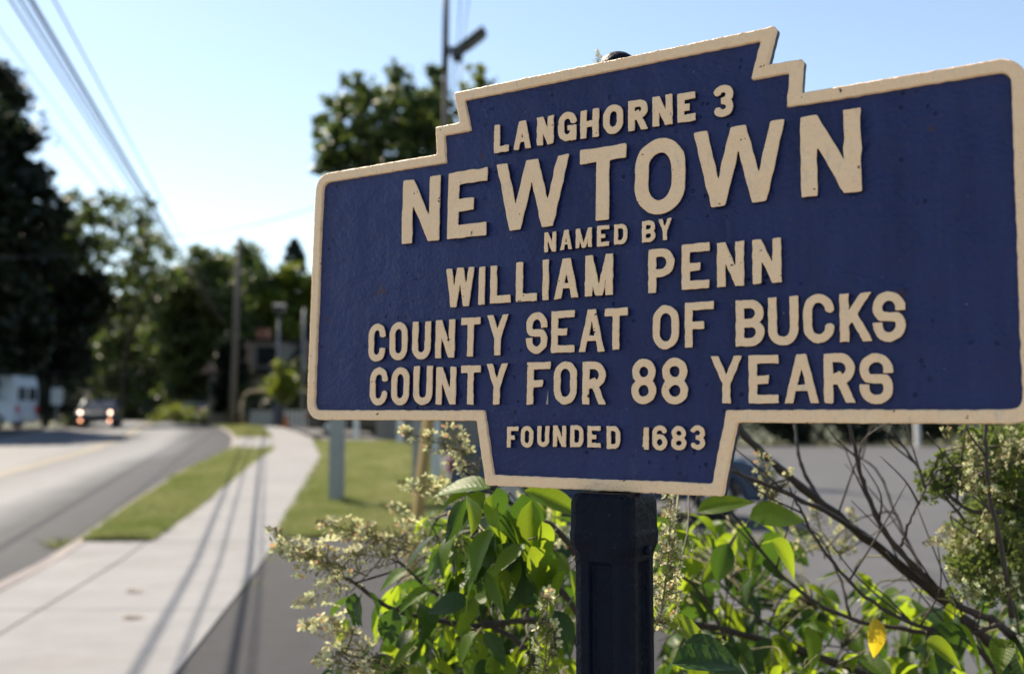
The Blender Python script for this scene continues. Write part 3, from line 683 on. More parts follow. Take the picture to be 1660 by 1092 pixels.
CL = [cluster_mesh(i, M['petal'], .12 + .02 * (i % 3), .034 + .006 * (i % 2), 15 + 3 * i, 240) for i in range(5)]
CLG = [cluster_mesh(30 + i, M['petal_green'], .10, .045, 60, 110) for i in range(3)]
def inst(name, me, parent, loc, rot, sc):
    o = bpy.data.objects.new(name, me); COL.objects.link(o); o.parent = parent
    o.matrix_local = Matrix.Translation(Vector(loc) - parent.location) @ rot.to_matrix().to_4x4() @ Matrix.Scale(sc, 4); return o
def orient(yaxis, up):
    y = Vector(yaxis).normalized(); z = Vector(up); z = (z - y * z.dot(y))
    z = z.normalized() if z.length > 1e-4 else y.orthogonal().normalized(); x = y.cross(z)
    return Matrix(((x.x, y.x, z.x), (x.y, y.y, z.y), (x.z, y.z, z.z))).to_quaternion()
def branch(bush, pts, r0, r1, mat=None, name='branch', m=6, jig=.0022):
    q = catmull([P(*p) for p in pts], m)
    k = len(q); q = [p + Vector((random.gauss(0, jig), random.gauss(0, jig), random.gauss(0, jig))) * (.5 if 0 < i < k - 1 else 0) for i, p in enumerate(q)]
    mb = MB(); rr = [(r0 + (r1 - r0) * i / (k - 1)) * (1 + .18 * math.sin(i * 2.6)) for i in range(k)]
    mb.tube([p - bush.location for p in q], rr, 7); mb.build(name, mat or M['twig'], bush, True); return q
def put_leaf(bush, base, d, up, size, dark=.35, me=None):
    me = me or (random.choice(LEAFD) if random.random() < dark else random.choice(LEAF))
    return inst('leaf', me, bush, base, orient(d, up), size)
def twig(bush, a, b, r=.0016):
    a, b = Vector(a), Vector(b); mid = (a + b) / 2 + Vector((random.gauss(0, .02), random.gauss(0, .02), random.uniform(0, .03)))
    mb = MB(); mb.tube([p - bush.location for p in catmull([a, mid, b], 4)], [r * 1.3 - r * .5 * i / 8 for i in range(9)], 5); mb.build('twig', M['twig'] if random.random() < .6 else M['stem'], bush, True)
def leafy(bush, skel, poly, n, Y0, Y1, size=(.085, .15), dark=.35, droop=.6):
    """leaf pairs scattered through a volume, each pair joined to the nearest branch"""
    from mathutils.geometry import intersect_point_line
    cnt = 0
    xs = [p[0] for p in poly]; ys = [p[1] for p in poly]
    while cnt < n:
        x, y = random.uniform(min(xs), max(xs)), random.uniform(min(ys), max(ys))
        ins = False; j = len(poly) - 1
        for i in range(len(poly)):
            if (ys[i] > y) != (ys[j] > y) and x < (xs[j] - xs[i]) * (y - ys[i]) / (ys[j] - ys[i] + 1e-9) + xs[i]: ins = not ins
            j = i
        if not ins: continue
        node = P(x, y, random.uniform(Y0, Y1)); near = min(skel, key=lambda q: (q - node).length_squared)
        out_ = (node - near); out_ = out_.normalized() if out_.length > .01 else Vector((random.gauss(0, 1), random.gauss(0, 1), 0)).normalized()
        if (node - near).length > .03: twig(bush, near, node)
        az = random.uniform(0, 2 * PI)
        for s in (0, PI):
            if cnt >= n: break
            d = Vector((math.cos(az + s), math.sin(az + s), 0)) + out_ * .5 + Vector((0, 0, -droop + random.gauss(0, .35)))
            up = Vector((random.gauss(0, .45), random.gauss(0, .45), 1))
            sz = random.uniform(*size); d.normalize()
            mb = MB(); mb.tube([node - bush.location, node + d * .018 - bush.location], .0011, 4)
            put_leaf(bush, node + d * .012, d, up, sz, dark); cnt += 1
def cluster(bush, px, py, Y, dirpx, sc=1.0, green=False, skel=None):
    """dirpx: direction the cluster points in, as picture-plane angle in degrees (0 right, 90 up)"""
    a = R(dirpx); d = Vector((math.cos(a), random.uniform(-.3, .3), math.sin(a)))
    p = P(px, py, Y); me = random.choice(CLG if green else CL)
    inst('flower_cluster', me, bush, p - d.normalized() * .05 * sc, orient(d, Vector((random.gauss(0, 1), -1, random.gauss(0, 1)))), sc)
    if skel:
        near = min(skel, key=lambda q: (q - p).length_squared); twig(bush, near, p - d.normalized() * .05 * sc, .0018)

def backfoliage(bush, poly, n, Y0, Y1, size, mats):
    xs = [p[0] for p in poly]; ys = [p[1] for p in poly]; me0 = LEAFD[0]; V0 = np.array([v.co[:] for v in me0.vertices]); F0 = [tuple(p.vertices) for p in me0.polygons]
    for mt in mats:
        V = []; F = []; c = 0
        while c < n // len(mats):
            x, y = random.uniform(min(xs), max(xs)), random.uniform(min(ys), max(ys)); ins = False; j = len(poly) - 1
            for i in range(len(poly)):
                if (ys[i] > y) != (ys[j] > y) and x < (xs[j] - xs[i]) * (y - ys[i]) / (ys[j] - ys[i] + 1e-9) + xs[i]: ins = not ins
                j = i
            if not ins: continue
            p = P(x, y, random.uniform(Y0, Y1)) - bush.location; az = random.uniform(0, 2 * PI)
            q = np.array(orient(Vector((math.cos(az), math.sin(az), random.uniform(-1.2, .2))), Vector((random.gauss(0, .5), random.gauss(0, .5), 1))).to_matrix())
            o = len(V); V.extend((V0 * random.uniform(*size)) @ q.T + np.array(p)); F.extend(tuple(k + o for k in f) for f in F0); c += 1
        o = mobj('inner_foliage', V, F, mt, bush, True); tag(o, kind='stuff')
# left bush
bl = empty('hydrangea_bush', (.15, 2.1, 0)); tag(bl, 'leafy hydrangea bush with cream flower clusters left of the dark post', 'bush')
sk = []
sk += branch(bl, [(1010, 1500, 2.15), (985, 1250, 2.12), (960, 1090, 2.08), (900, 1010, 2.02), (760, 1013, 1.98), (640, 988, 1.95), (575, 945, 1.93), (530, 922, 1.92)], .011, .0024)
sk += branch(bl, [(990, 1450, 2.2), (930, 1200, 2.15), (860, 1060, 2.1), (770, 1000, 2.08), (690, 950, 2.05), (628, 888, 2.05)], .009, .002)
sk += branch(bl, [(1000, 1450, 2.0), (985, 1150, 1.95), (925, 975, 1.9), (850, 920, 1.9), (800, 872, 1.92), (735, 830, 1.95), (700, 850, 1.98)], .008, .0018)
sk += branch(bl, [(1020, 1500, 1.9), (1010, 1100, 1.88), (925, 885, 1.86), (862, 836, 1.88), (790, 795, 1.9), (745, 760, 1.92)], .008, .002)
sk += branch(bl, [(950, 1500, 2.0), (860, 1250, 2.0), (760, 1130, 1.98), (640, 1080, 1.95), (560, 1060, 1.92)], .008, .002)
leafy(bl, sk, [(700, 800), (800, 790), (925, 800), (925, 1110), (600, 1110), (600, 1000), (640, 940), (720, 900)], 212, 1.8, 2.6, (.05, .095), .5, .9)
leafy(bl, sk, [(560, 960), (640, 930), (700, 960), (700, 1110), (540, 1110)], 38, 1.85, 2.3, (.045, .085), .7, 1.0)
leafy(bl, sk, [(730, 760), (925, 800), (925, 1000), (760, 900)], 26, 1.65, 1.9, (.06, .10), .3, 1.1)
for px, py, Y, an, tilt, sz, dk in [  # the large leaves that read one by one
    (795, 790, 1.72, 172, .2, .115, 0), (790, 800, 1.7, 215, .5, .10, 0), (800, 800, 1.68, 262, .8, .085, 0), (806, 790, 1.66, 285, .8, .06, 1), (850, 795, 1.70, -20, .3, .13, 0),
    (822, 826, 1.74, 262, .9, .15, 1), (846, 800, 1.76, 280, .9, .135, 1), (862, 810, 1.72, 268, .9, .14, 0), (878, 845, 1.70, 285, .7, .08, 0), (800, 868, 1.70, 238, .7, .095, 1),
    (700, 955, 1.82, 200, .4, .09, 0), (735, 895, 1.80, 205, .4, .10, 0), (800, 965, 1.75, 190, .4, .075, 0), (760, 975, 1.75, 185, .3, .085, 1), (640, 985, 1.8, 255, .8, .09, 1),
    (575, 960, 1.85, 265, .8, .075, 1), (660, 925, 1.82, 200, .4, .07, 0), (885, 975, 1.7, 175, .3, .065, 0), (905, 905, 1.7, 230, .6, .09, 0), (830, 905, 1.72, 265, .9, .12, 1),
    (870, 900, 1.74, 255, .8, .12, 0), (760, 800, 1.72, 195, .3, .07, 0)]:
    a = R(an); d = Vector((math.cos(a), random.uniform(-.25, .25), math.sin(a)))
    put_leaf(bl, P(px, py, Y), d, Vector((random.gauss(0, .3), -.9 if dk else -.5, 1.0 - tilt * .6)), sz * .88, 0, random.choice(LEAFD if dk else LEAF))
for a in [(500, 905, 1.85, 165, 1.0), (545, 915, 1.88, 160, .9), (480, 885, 1.84, 150, .75), (525, 960, 1.9, 200, .7), (575, 862, 2.0, 165, .9), (620, 872, 1.98, 170, 1.0), (655, 890, 1.98, 160, .9), (600, 900, 1.95, 175, .8), (690, 868, 1.98, 150, .7),
          (722, 722, 1.9, 160, .8), (755, 735, 1.9, 120, .8), (700, 790, 1.92, 170, .75), (735, 800, 1.9, 175, .6), (742, 862, 1.86, 100, .6), (535, 1020, 1.9, 170, .8), (570, 1035, 1.92, 140, .7), (560, 1078, 1.85, 165, .9), (620, 1085, 1.85, 175, .9),
          (885, 1055, 1.62, 88, .85), (905, 985, 2.2, 120, .8), (900, 850, 2.2, 90, .9), (860, 800, 2.3, 60, .8), (660, 840, 2.1, 140, .6)]:
    cluster(bl, *a, False, sk)
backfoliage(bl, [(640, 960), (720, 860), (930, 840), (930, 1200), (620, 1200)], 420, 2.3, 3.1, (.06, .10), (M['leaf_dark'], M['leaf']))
# right bush
br = empty('hydrangea_bush', (1.2, 2.3, 0)); tag(br, 'hydrangea bush right of the post with long bare brown branches', 'bush')
s2 = []
s2 += branch(br, [(1900, 1500, 2.3), (1760, 1190, 2.25), (1640, 1075, 2.2), (1560, 1000, 2.15), (1420, 885, 2.1), (1300, 790, 2.05), (1215, 715, 2.0), (1185, 670, 2.0)], .014, .0065)
s2 += branch(br, [(1420, 885, 2.1), (1350, 835, 2.0), (1275, 800, 1.95), (1180, 760, 1.9), (1100, 735, 1.9)], .006, .003)
s2 += branch(br, [(1330, 812, 2.07), (1305, 770, 2.1), (1292, 720, 2.12), (1288, 660, 2.15)], .005, .0028)
s2 += branch(br, [(1700, 1120, 2.0), (1630, 1020, 1.98), (1560, 985, 1.95), (1500, 935, 1.95), (1440, 870, 1.95), (1405, 800, 1.95), (1388, 740, 1.95), (1375, 680, 1.95)], .009, .003)
s2 += branch(br, [(1600, 1200, 2.4), (1400, 1092, 2.35), (1250, 1040, 2.3), (1130, 1012, 2.25), (1040, 1005, 2.2)], .010, .006)
s2 += branch(br, [(1650, 1180, 2.0), (1585, 1050, 2.0), (1480, 1020, 2.0), (1380, 1003, 2.0), (1300, 960, 2.0), (1240, 900, 2.0), (1180, 820, 2.0), (1150, 800, 2.0)], .006, .0018)
s2 += branch(br, [(1625, 1012, 1.9), (1560, 1025, 1.9), (1480, 1010, 1.9), (1400, 965, 1.9), (1330, 885, 1.9), (1300, 830, 1.9), (1280, 790, 1.9)], .005, .002)
s2 += branch(br, [(1380, 1003, 2.0), (1360, 930, 2.05), (1330, 870, 2.1)], .0035, .0015)
s2 += branch(br, [(1460, 885, 1.85), (1475, 845, 1.85), (1495, 800, 1.85), (1517, 762, 1.85)], .003, .0014)
s2 += branch(br, [(1500, 940, 2.2), (1450, 830, 2.3), (1420, 760, 2.35), (1345, 715, 2.4)], .004, .0015)
s2 += branch(br, [(1640, 1000, 1.8), (1625, 900, 1.78), (1605, 800, 1.78), (1598, 740, 1.78), (1600, 670, 1.78)], .0050, .003)
s2 += branch(br, [(1625, 830, 1.8), (1570, 825, 1.85), (1520, 785, 1.9), (1490, 760, 1.95), (1450, 700, 2.0), (1430, 660, 2.0)], .004, .0018)
s2 += branch(br, [(1190, 870, 2.2), (1160, 930, 2.25), (1230, 1000, 2.2), (1350, 1080, 2.1)], .003, .002)
s2 += branch(br, [(1062, 900, 2.0), (1120, 945, 2.05), (1160, 1000, 2.1), (1180, 1060, 2.1)], .0035, .003)
for i in range(42):                                                 # bare twigs filling the open middle
    b0 = random.choice([q for q in s2 if q.z > .9]); sp = random.uniform(.08, .28); ang = random.uniform(60, 150)
    d = Vector((math.cos(R(ang)), random.uniform(-.5, .5), math.sin(R(ang)))) * sp
    mb = MB(); bend = Vector((random.gauss(0, .010), random.gauss(0, .010), random.gauss(0, .008)))
    q = catmull([b0, b0 + d * .5 + bend, b0 + d], 4); mb.tube([p - br.location for p in q], [.0022 - .0013 * k / 8 for k in range(9)], 5); mb.build('twig', M['twig'], br, True)
    s2 += [p for p in q if p.z < 1.45][::3]
leafy(br, s2, [(1065, 820), (1150, 830), (1260, 830), (1300, 900), (1330, 980), (1250, 1110), (1065, 1110)], 160, 2.0, 2.8, (.05, .095), .45, .8)
leafy(br, s2, [(1280, 930), (1450, 960), (1560, 1000), (1640, 1110), (1250, 1110)], 90, 1.9, 2.7, (.045, .09), .3, .6)
leafy(br, s2, [(1370, 900), (1450, 930), (1500, 980), (1400, 1000)], 16, 2.2, 2.6, (.06, .09), .1, .5)
leafy(br, s2, [(1560, 960), (1700, 900), (1700, 1110), (1500, 1110)], 40, 1.75, 2.4, (.06, .11), .6, .7)
for px, py, Y, an, sz, dk in [(1075, 1000, 1.6, -20, .10, 0), (1110, 1040, 1.55, -25, .11, 1), (1090, 1075, 1.5, 10, .11, 1), (1180, 880, 1.9, 250, .08, 1), (1250, 875, 1.9, -40, .10, 0), (1130, 830, 1.9, 20, .11, 0), (1215, 840, 1.9, 15, .11, 0), (1500, 1040, 1.8, -20, .09, 0)]:
    a = R(an); put_leaf(br, P(px, py, Y), Vector((math.cos(a), random.uniform(-.2, .2), math.sin(a))), Vector((0, -.7, .8)), sz, 0, random.choice(LEAFD if dk else LEAF))
yl = put_leaf(br, P(1418, 1000, 1.8), Vector((.05, 0, -1)), Vector((0, -1, .3)), .075, 0, LEAFY); yl['label'] = 'bright yellow hanging leaf'
for a in [(1085, 870, 1.55, 85, .75), (1080, 930, 1.55, 80, .8), (1075, 985, 1.6, 70, .7), (1245, 775, 1.95, 110, .7), (1260, 800, 1.95, 60, .5), (1330, 862, 2.3, 100, .9), (1370, 870, 2.3, 70, .8), (1300, 870, 2.3, 120, .7), (1190, 900, 2.4, 80, .7), (1140, 960, 2.4, 60, .7), (1090, 800, 2.4, 80, .8)]:
    cluster(br, *a, False, s2)
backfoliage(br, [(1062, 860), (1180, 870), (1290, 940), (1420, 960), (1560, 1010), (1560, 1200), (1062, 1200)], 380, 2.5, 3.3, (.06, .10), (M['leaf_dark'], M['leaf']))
# small flowering tip showing above the plate
cluster(bl, 970, 98, 1.62, 95, .24)
mb = MB(); mb.tube([P(975, 100, 1.62) - bl.location, P(990, 400, 1.66) - bl.location, P(1000, 700, 1.7) - bl.location, P(1005, 1150, 1.8) - bl.location], [.002, .003, .004, .006], 6); mb.build('branch', M['twig'], bl, True)
# dense bush at the right edge
bd = empty('flowering_shrub', (1.25, 2.0, 0)); tag(bd, 'dense shrub with green faded flower heads filling the right edge under the sign', 'bush')
s3 = branch(bd, [(1850, 1500, 2.0), (1780, 1150, 2.0), (1700, 950, 2.0), (1640, 800, 2.0), (1620, 700, 2.0)], .01, .003)
s3 += branch(bd, [(1700, 950, 2.0), (1620, 900, 1.95), (1560, 840, 1.9), (1510, 770, 1.9)], .005, .002)
s3 += branch(bd, [(1780, 1150, 2.0), (1690, 1000, 1.9), (1600, 930, 1.9)], .005, .002)
for i in range(105):
    u = random.random(); px = 1535 + 170 * random.random() ** .7; py = 690 + 250 * random.random()
    if py < 740 and px < 1580: continue
    if 790 < py < 880 and px < 1570: continue
    cluster(bd, px, py, random.uniform(1.85, 2.35), random.uniform(40, 200), random.uniform(.55, .9), True, s3 if i % 4 == 0 else None)
for a in [(1585, 735, 1.8, 120, .5), (1560, 715, 1.85, 150, .5), (1640, 700, 1.8, 90, .5), (1620, 740, 1.8, 60, .4), (1530, 868, 1.85, 200, .45), (1545, 885, 1.85, 160, .4), (1600, 860, 1.8, 90, .4), (1655, 730, 1.8, 60, .45)]:
    cluster(bd, *a, False, s3)
for k in range(7): cluster(bd, random.uniform(1545, 1660), random.uniform(695, 960), random.uniform(1.75, 1.9), random.uniform(40, 180), random.uniform(.35, .55), False)
for px, py in [(1520, 770), (1535, 790), (1505, 785), (1550, 765)]: cluster(bd, px, py, 1.9, random.uniform(120, 200), .6, True)
leafy(bd, s3, [(1590, 700), (1700, 700), (1700, 960), (1570, 930)], 120, 1.9, 2.6, (.04, .07), .9, .4)
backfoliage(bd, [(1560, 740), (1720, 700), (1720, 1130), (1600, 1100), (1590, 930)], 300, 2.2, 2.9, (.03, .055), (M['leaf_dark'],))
# ------------------------------------------------------------------ trees
def foliage(centers, radii, per, leaf, flat=.8, stray=.12):
    """leaf cards through a set of clumps: centers (n,3), radii (n,)"""
    out_ = []
    for c, r_ in zip(centers, radii):
        n = int(per * (r_ / np.mean(radii)) ** 2)
        d = rng.normal(size=(n, 3)); d /= np.linalg.norm(d, axis=1)[:, None]; rad = r_ * np.abs(rng.normal(.55, .42, n))
        p = c + d * rad[:, None] * np.array([1, 1, flat]); out_.append(p)
        k = int(n * stray); a = rng.integers(len(centers), size=k); u = rng.random(k)[:, None] * .8
        out_.append(c * (1 - u) + centers[a] * u + rng.normal(0, r_ * .3, (k, 3)))
    p = np.concatenate(out_); n = len(p)
    a = rng.normal(size=(n, 3)); a[:, 2] *= .5; a /= np.linalg.norm(a, axis=1)[:, None]; b = rng.normal(size=(n, 3)); b -= (b * a).sum(1)[:, None] * a; b /= np.linalg.norm(b, axis=1)[:, None]
    s = leaf * rng.uniform(.6, 1.3, n)[:, None]; a = a * s; b = b * s * .6
    return np.stack([p - a * .5, p + b * .5 + a * .05, p + a * .55, p - b * .5 + a * .05], 1).reshape(-1, 3)
def tree(name, x, y, h, rx, rz_, mat, label, nclump=40, per=220, leaf=.28, cbase=.3, trunk_r=.22, cr=.30, group=None, dens=1.0, lean=(0, 0)):
    z0 = gz(x, y) - .1; root = empty(name, (x, y, z0)); tag(root, label, 'tree', group)
    cz = h - rz_ * .84; C = []
    for i in range(nclump):
        d = rng.normal(size=3); d /= np.linalg.norm(d); q = rng.uniform(.35, 1.0) ** .7
        C.append(np.array([d[0] * rx * q + lean[0], d[1] * rx * q + lean[1], cz + d[2] * rz_ * q]))
    C = np.array(C); C[:, 2] = np.maximum(C[:, 2], h * cbase); rr = rng.uniform(.6, 1.25, nclump) * cr * rx
    npmesh('crown', foliage(C, rr, per * dens, leaf), 4, mat, root)
    mb = MB(); tp = [(0, 0, 0), (random.uniform(-.1, .1), 0, h * .3), (lean[0] * .5 + random.uniform(-.3, .3), lean[1] * .5, h * .6), (lean[0], lean[1], h * .85)]
    mb.tube(catmull(tp, 4), [trunk_r * (1 - .85 * i / 12) for i in range(13)], 9)
    for i in range(9):
        c = C[rng.integers(nclump)]; st = Vector((lean[0] * .3, lean[1] * .3, h * rng.uniform(.3, .6)))
        mid = st.lerp(Vector(c), .5) + Vector((0, 0, .2)); mb.tube(catmull([st, mid, Vector(c)], 3), [trunk_r * .4 * (1 - .8 * k / 6) for k in range(7)], 5)
    mb.build('trunk', M['bark'], root, True); return root
def X_at(px, Y): return (px - 830) / FPX * Y * _c
def treepx(name, px, Y, top, half, mat, label, **k):
    """tree whose top shows at height 'top' (pixels) with crown half width 'half' (pixels) at distance Y"""
    x = X_at(px, Y); z = P(px, top, Y).z; g0 = gz(x, Y); h = z - g0 + .1; rx = half / FPX * Y
    if name in ('roadside_tree', 'bright_tree'): rx *= 1.25; k['per'] = int(k['per'] * 1.35)
    return tree(name, x, Y, h, rx * .85, k.pop('rz', h * .42), mat, label, **k)
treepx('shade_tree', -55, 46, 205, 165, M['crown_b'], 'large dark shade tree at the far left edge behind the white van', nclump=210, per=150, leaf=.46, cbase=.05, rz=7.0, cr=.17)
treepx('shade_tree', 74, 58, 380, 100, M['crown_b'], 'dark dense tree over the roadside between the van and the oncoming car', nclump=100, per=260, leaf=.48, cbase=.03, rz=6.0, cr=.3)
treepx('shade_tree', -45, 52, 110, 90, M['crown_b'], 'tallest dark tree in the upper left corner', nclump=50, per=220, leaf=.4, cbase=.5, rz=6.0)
treepx('overhanging_tree', 116, 60, 318, 138, M['crown_a'], 'open branched tree reaching over the left side of the road under the wires', nclump=170, per=46, leaf=.38, cbase=.36, cr=.13, rz=4.6, trunk_r=.3, lean=(1.4, 0))
treepx('overhanging_tree', 196, 66, 372, 56, M['crown_a'], 'thin leafy branch tips hanging in the sky beside the overhead wires', nclump=34, per=60, leaf=.34, cbase=.5, cr=.30, rz=3.6, trunk_r=.14, lean=(1.6, 0))
treepx('roadside_tree', 322, 78, 428, 78, M['crown_a'], 'rounded green tree just left of the tall thin pole', nclump=100, per=230, leaf=.5, cbase=.04, rz=6.2, cr=.3)
treepx('roadside_tree', 398, 84, 422, 70, M['crown_a'], 'mid green tree directly behind the tall thin pole', nclump=90, per=220, leaf=.5, cbase=.06, rz=6.6, cr=.3)
treepx('bright_tree', 446, 84, 440, 60, M['crown_c'], 'yellow green tree in front of the conifer', nclump=60, per=200, leaf=.46, cbase=.12, rz=5.6, cr=.32)
treepx('bright_tree', 506, 86, 448, 60, M['crown_c'], 'light green tree touching the left edge of the sign', nclump=60, per=200, leaf=.46, cbase=.12, rz=5.6, cr=.32)
treepx('roadside_tree', 240, 100, 500, 66, M['crown_a'], 'bluish green tree at the bend where the road disappears', nclump=80, per=220, leaf=.55, cbase=.03, rz=6.5, cr=.32)
treepx('roadside_tree', 280, 95, 455, 60, M['crown_a'], 'green tree filling the gap left of the rounded roadside tree', nclump=90, per=220, leaf=.5, cbase=.03, rz=7, cr=.3)
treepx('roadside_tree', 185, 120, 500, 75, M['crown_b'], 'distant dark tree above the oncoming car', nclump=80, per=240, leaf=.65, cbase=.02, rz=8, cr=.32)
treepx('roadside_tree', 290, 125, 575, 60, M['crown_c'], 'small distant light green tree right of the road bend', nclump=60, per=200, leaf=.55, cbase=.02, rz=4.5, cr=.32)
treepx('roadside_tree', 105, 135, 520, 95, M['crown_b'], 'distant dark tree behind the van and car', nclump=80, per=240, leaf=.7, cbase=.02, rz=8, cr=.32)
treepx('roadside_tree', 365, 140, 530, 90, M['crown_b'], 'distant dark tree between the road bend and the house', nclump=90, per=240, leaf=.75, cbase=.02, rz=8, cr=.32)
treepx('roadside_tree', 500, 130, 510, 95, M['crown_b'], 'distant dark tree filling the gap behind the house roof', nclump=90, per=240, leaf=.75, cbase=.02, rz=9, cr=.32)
treepx('garden_tree', 612, 44, 134, 140, M['crown_a'], 'full green tree behind the upper left shoulder of the sign', nclump=250, per=48, leaf=.34, cbase=.35, rz=3.3, cr=.12)
treepx('garden_tree', 694, 50, 126, 66, M['crown_a'], 'green tree crown directly behind the utility pole', nclump=120, per=55, leaf=.32, cbase=.4, rz=4.4, cr=.18)
treepx('garden_tree', 776, 50, 112, 56, M['crown_c'], 'lighter tree top showing just above the sign right of the pole', nclump=90, per=38, leaf=.30, cbase=.5, rz=3.6, cr=.16)
# conifer
def conifer(px, Y, top, half, label):
    x = X_at(px, Y); z0 = gz(x, Y) - .1; h = P(px, top, Y).z - z0; rx = half / FPX * Y; root = empty('conifer', (x, Y, z0)); tag(root, label, 'tree')
    C = []; rr = []
    for i in range(150):
        u = rng.random() ** .7; a = rng.uniform(0, 2 * PI); q = rx * (1 - u) * rng.uniform(.5, 1.0) + .1
        C.append([math.cos(a) * q, math.sin(a) * q, h * (.12 + .87 * u) - q * .12]); rr.append(.25 + .8 * (1 - u))
    npmesh('crown', foliage(np.array(C), np.array(rr), 130, .4, .5), 4, M['needles'], root)
    mb = MB(); mb.tube([(0, 0, 0), (0, 0, h * .5), (0, 0, h * .98)], [.3, .18, .03], 8); mb.build('trunk', M['bark'], root, True)
conifer(472, 86, 385, 120, 'tall dark pointed conifer left of the sign')
# low planting
def shrub(x, y, r_, h, mat, label, group=None, per=260, leaf=.14, cat='shrub'):
    root = empty('shrub', (x, y, gz(x, y) - .1)); tag(root, label, cat, group); n = 14; C = np.stack([rng.normal(0, r_ * .5, n), rng.normal(0, r_ * .4, n), rng.uniform(.2, .85, n) * h], 1)
    npmesh('foliage', foliage(C, rng.uniform(.3, .5, n) * min(r_, h), per, leaf), 4, mat, root)
    mb = MB()
    for i in range(5): mb.tube([(random.uniform(-.1, .1), random.uniform(-.1, .1), 0), tuple(C[i])], [.03, .01], 5)
    mb.build('stems', M['bark'], root, True)
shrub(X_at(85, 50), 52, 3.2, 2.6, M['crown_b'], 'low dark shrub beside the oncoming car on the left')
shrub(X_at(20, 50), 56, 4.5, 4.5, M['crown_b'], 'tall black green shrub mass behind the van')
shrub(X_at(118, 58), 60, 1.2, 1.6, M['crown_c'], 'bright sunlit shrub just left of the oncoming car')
shrub(X_at(270, 68), 70, 2.4, 1.4, M['crown_c'], 'low light green shrub along the outside of the road bend')
shrub(X_at(345, 66), 66, 1.8, 1.1, M['crown_a'], 'low green shrub at the foot of the tall thin pole')
shrub(X_at(300, 74), 76, 3.2, 2.5, M['crown_b'], 'dark shrub behind the red car')
shrub(X_at(420, 56), 57, 1.5, 1.8, M['crown_b'], 'dark rounded shrub under the timber arch')
shrub(X_at(495, 56), 60, 2.5, 3.0, M['crown_b'], 'dark shrub behind the white pickets')
shrub(X_at(475, 57), 59, 1.3, 2.1, M['crown_b'], 'dark shrub under the house dormer right of the arch')
shrub(X_at(400, 58), 59.4, 1.5, 2.7, M['crown_a'], 'rounded green shrub in front of the house wall beside the tall pole')
treepx('garden_tree', 372, 60, 545, 34, M['crown_b'], 'small dark tree hiding the left end of the house', nclump=60, per=150, leaf=.3, cbase=.1, rz=2.8)
treepx('garden_tree', 488, 58, 585, 30, M['crown_a'], 'small green tree hiding the right end of the house by the sign edge', nclump=50, per=140, leaf=.28, cbase=.1, rz=2.0)
shrub(X_at(428, 60), 60.2, 1.6, 2.6, M['crown_a'], 'mid green shrub against the house wall left of the dormer')
shrub(X_at(470, 60), 60.4, 1.5, 3.1, M['crown_b'], 'tall dark shrub against the house wall below the dormer')
shrub(X_at(385, 60), 60.5, 1.4, 2.4, M['crown_b'], 'small dark shrub between the tall pole and the arch')
for k_, (px_, py_) in enumerate([(98, 884), (172, 872), (436, 905), (400, 945)]):
    d_ = ray(px_, py_); p_ = Vector((0, 0, EYE)) + d_ * (EYE / -d_.z); wd_ = empty('weed', (p_.x, p_.y, gz(p_.x, p_.y) - .05))
    tag(wd_, ['weed tuft growing in the gutter left of the kerb', 'weed tuft where the kerb meets the grass strip', 'weeds in the crack between pavement and dark driveway, farther tuft', 'weeds in the crack between pavement and dark driveway, nearer tuft'][k_], 'weed')
    n_ = 60; A_ = rng.uniform(0, 2 * PI, n_); q_ = rng.normal(0, .07, (n_, 2)); h_ = rng.uniform(.06, .17 if k_ < 2 else .08, n_); V_ = np.empty((n_, 3, 3)); z_ = np.zeros(n_)
    V_[:, 0] = np.stack([q_[:, 0] - .012 * np.cos(A_), q_[:, 1] - .012 * np.sin(A_), z_], 1); V_[:, 1] = np.stack([q_[:, 0] + .012 * np.cos(A_), q_[:, 1] + .012 * np.sin(A_), z_], 1); V_[:, 2] = np.stack([q_[:, 0] * 2.2, q_[:, 1] * 2.2, h_], 1)
    npmesh('leaves', V_.reshape(-1, 3), 3, M['grass'], wd_)
shrub(X_at(395, 56), 60, 1.5, 3.4, M['crown_a'], 'climbing green shrub against the house wall')
# young tree by the pavement
treepx('young_tree', 455, 50, 590, 30, M['crown_c'], 'slim young yellow green tree beside the pavement in front of the house', nclump=22, per=90, leaf=.22, cbase=.42, rz=1.0, trunk_r=.13, cr=.42)
# hedge behind the lot
hr = empty('hedge', (20, 57, 0)); tag(hr, 'long dark hedge along the back of the parking lot on the right', 'hedge')
C = np.array([[rng.uniform(-19, 22), rng.uniform(-1, 1.5), rng.uniform(.2, 3.6)] for i in range(260)])
npmesh('foliage', foliage(C, rng.uniform(.7, 1.2, 260), 150, .3), 4, M['crown_b'], hr)
mb = MB(); 
for i in range(30): mb.tube([(-19 + i * 1.4, 0, -.1), (-19 + i * 1.4 + random.uniform(-.3, .3), 0, 2.4)], [.08, .03], 5)
mb.build('stems', M['bark'], hr, True)
ribbon('lot_verge', [54.02, 60], lambda y: 2, lambda y: 60, M['turf'], 0.0, 10)
blades('grass', 9000, lambda n: (rng.uniform(2, 34, n), 54.1 + 1.6 * rng.random(n)), M['grass'], (.06, .14), .04, 'thin strip of sunlit grass at the foot of the hedge')

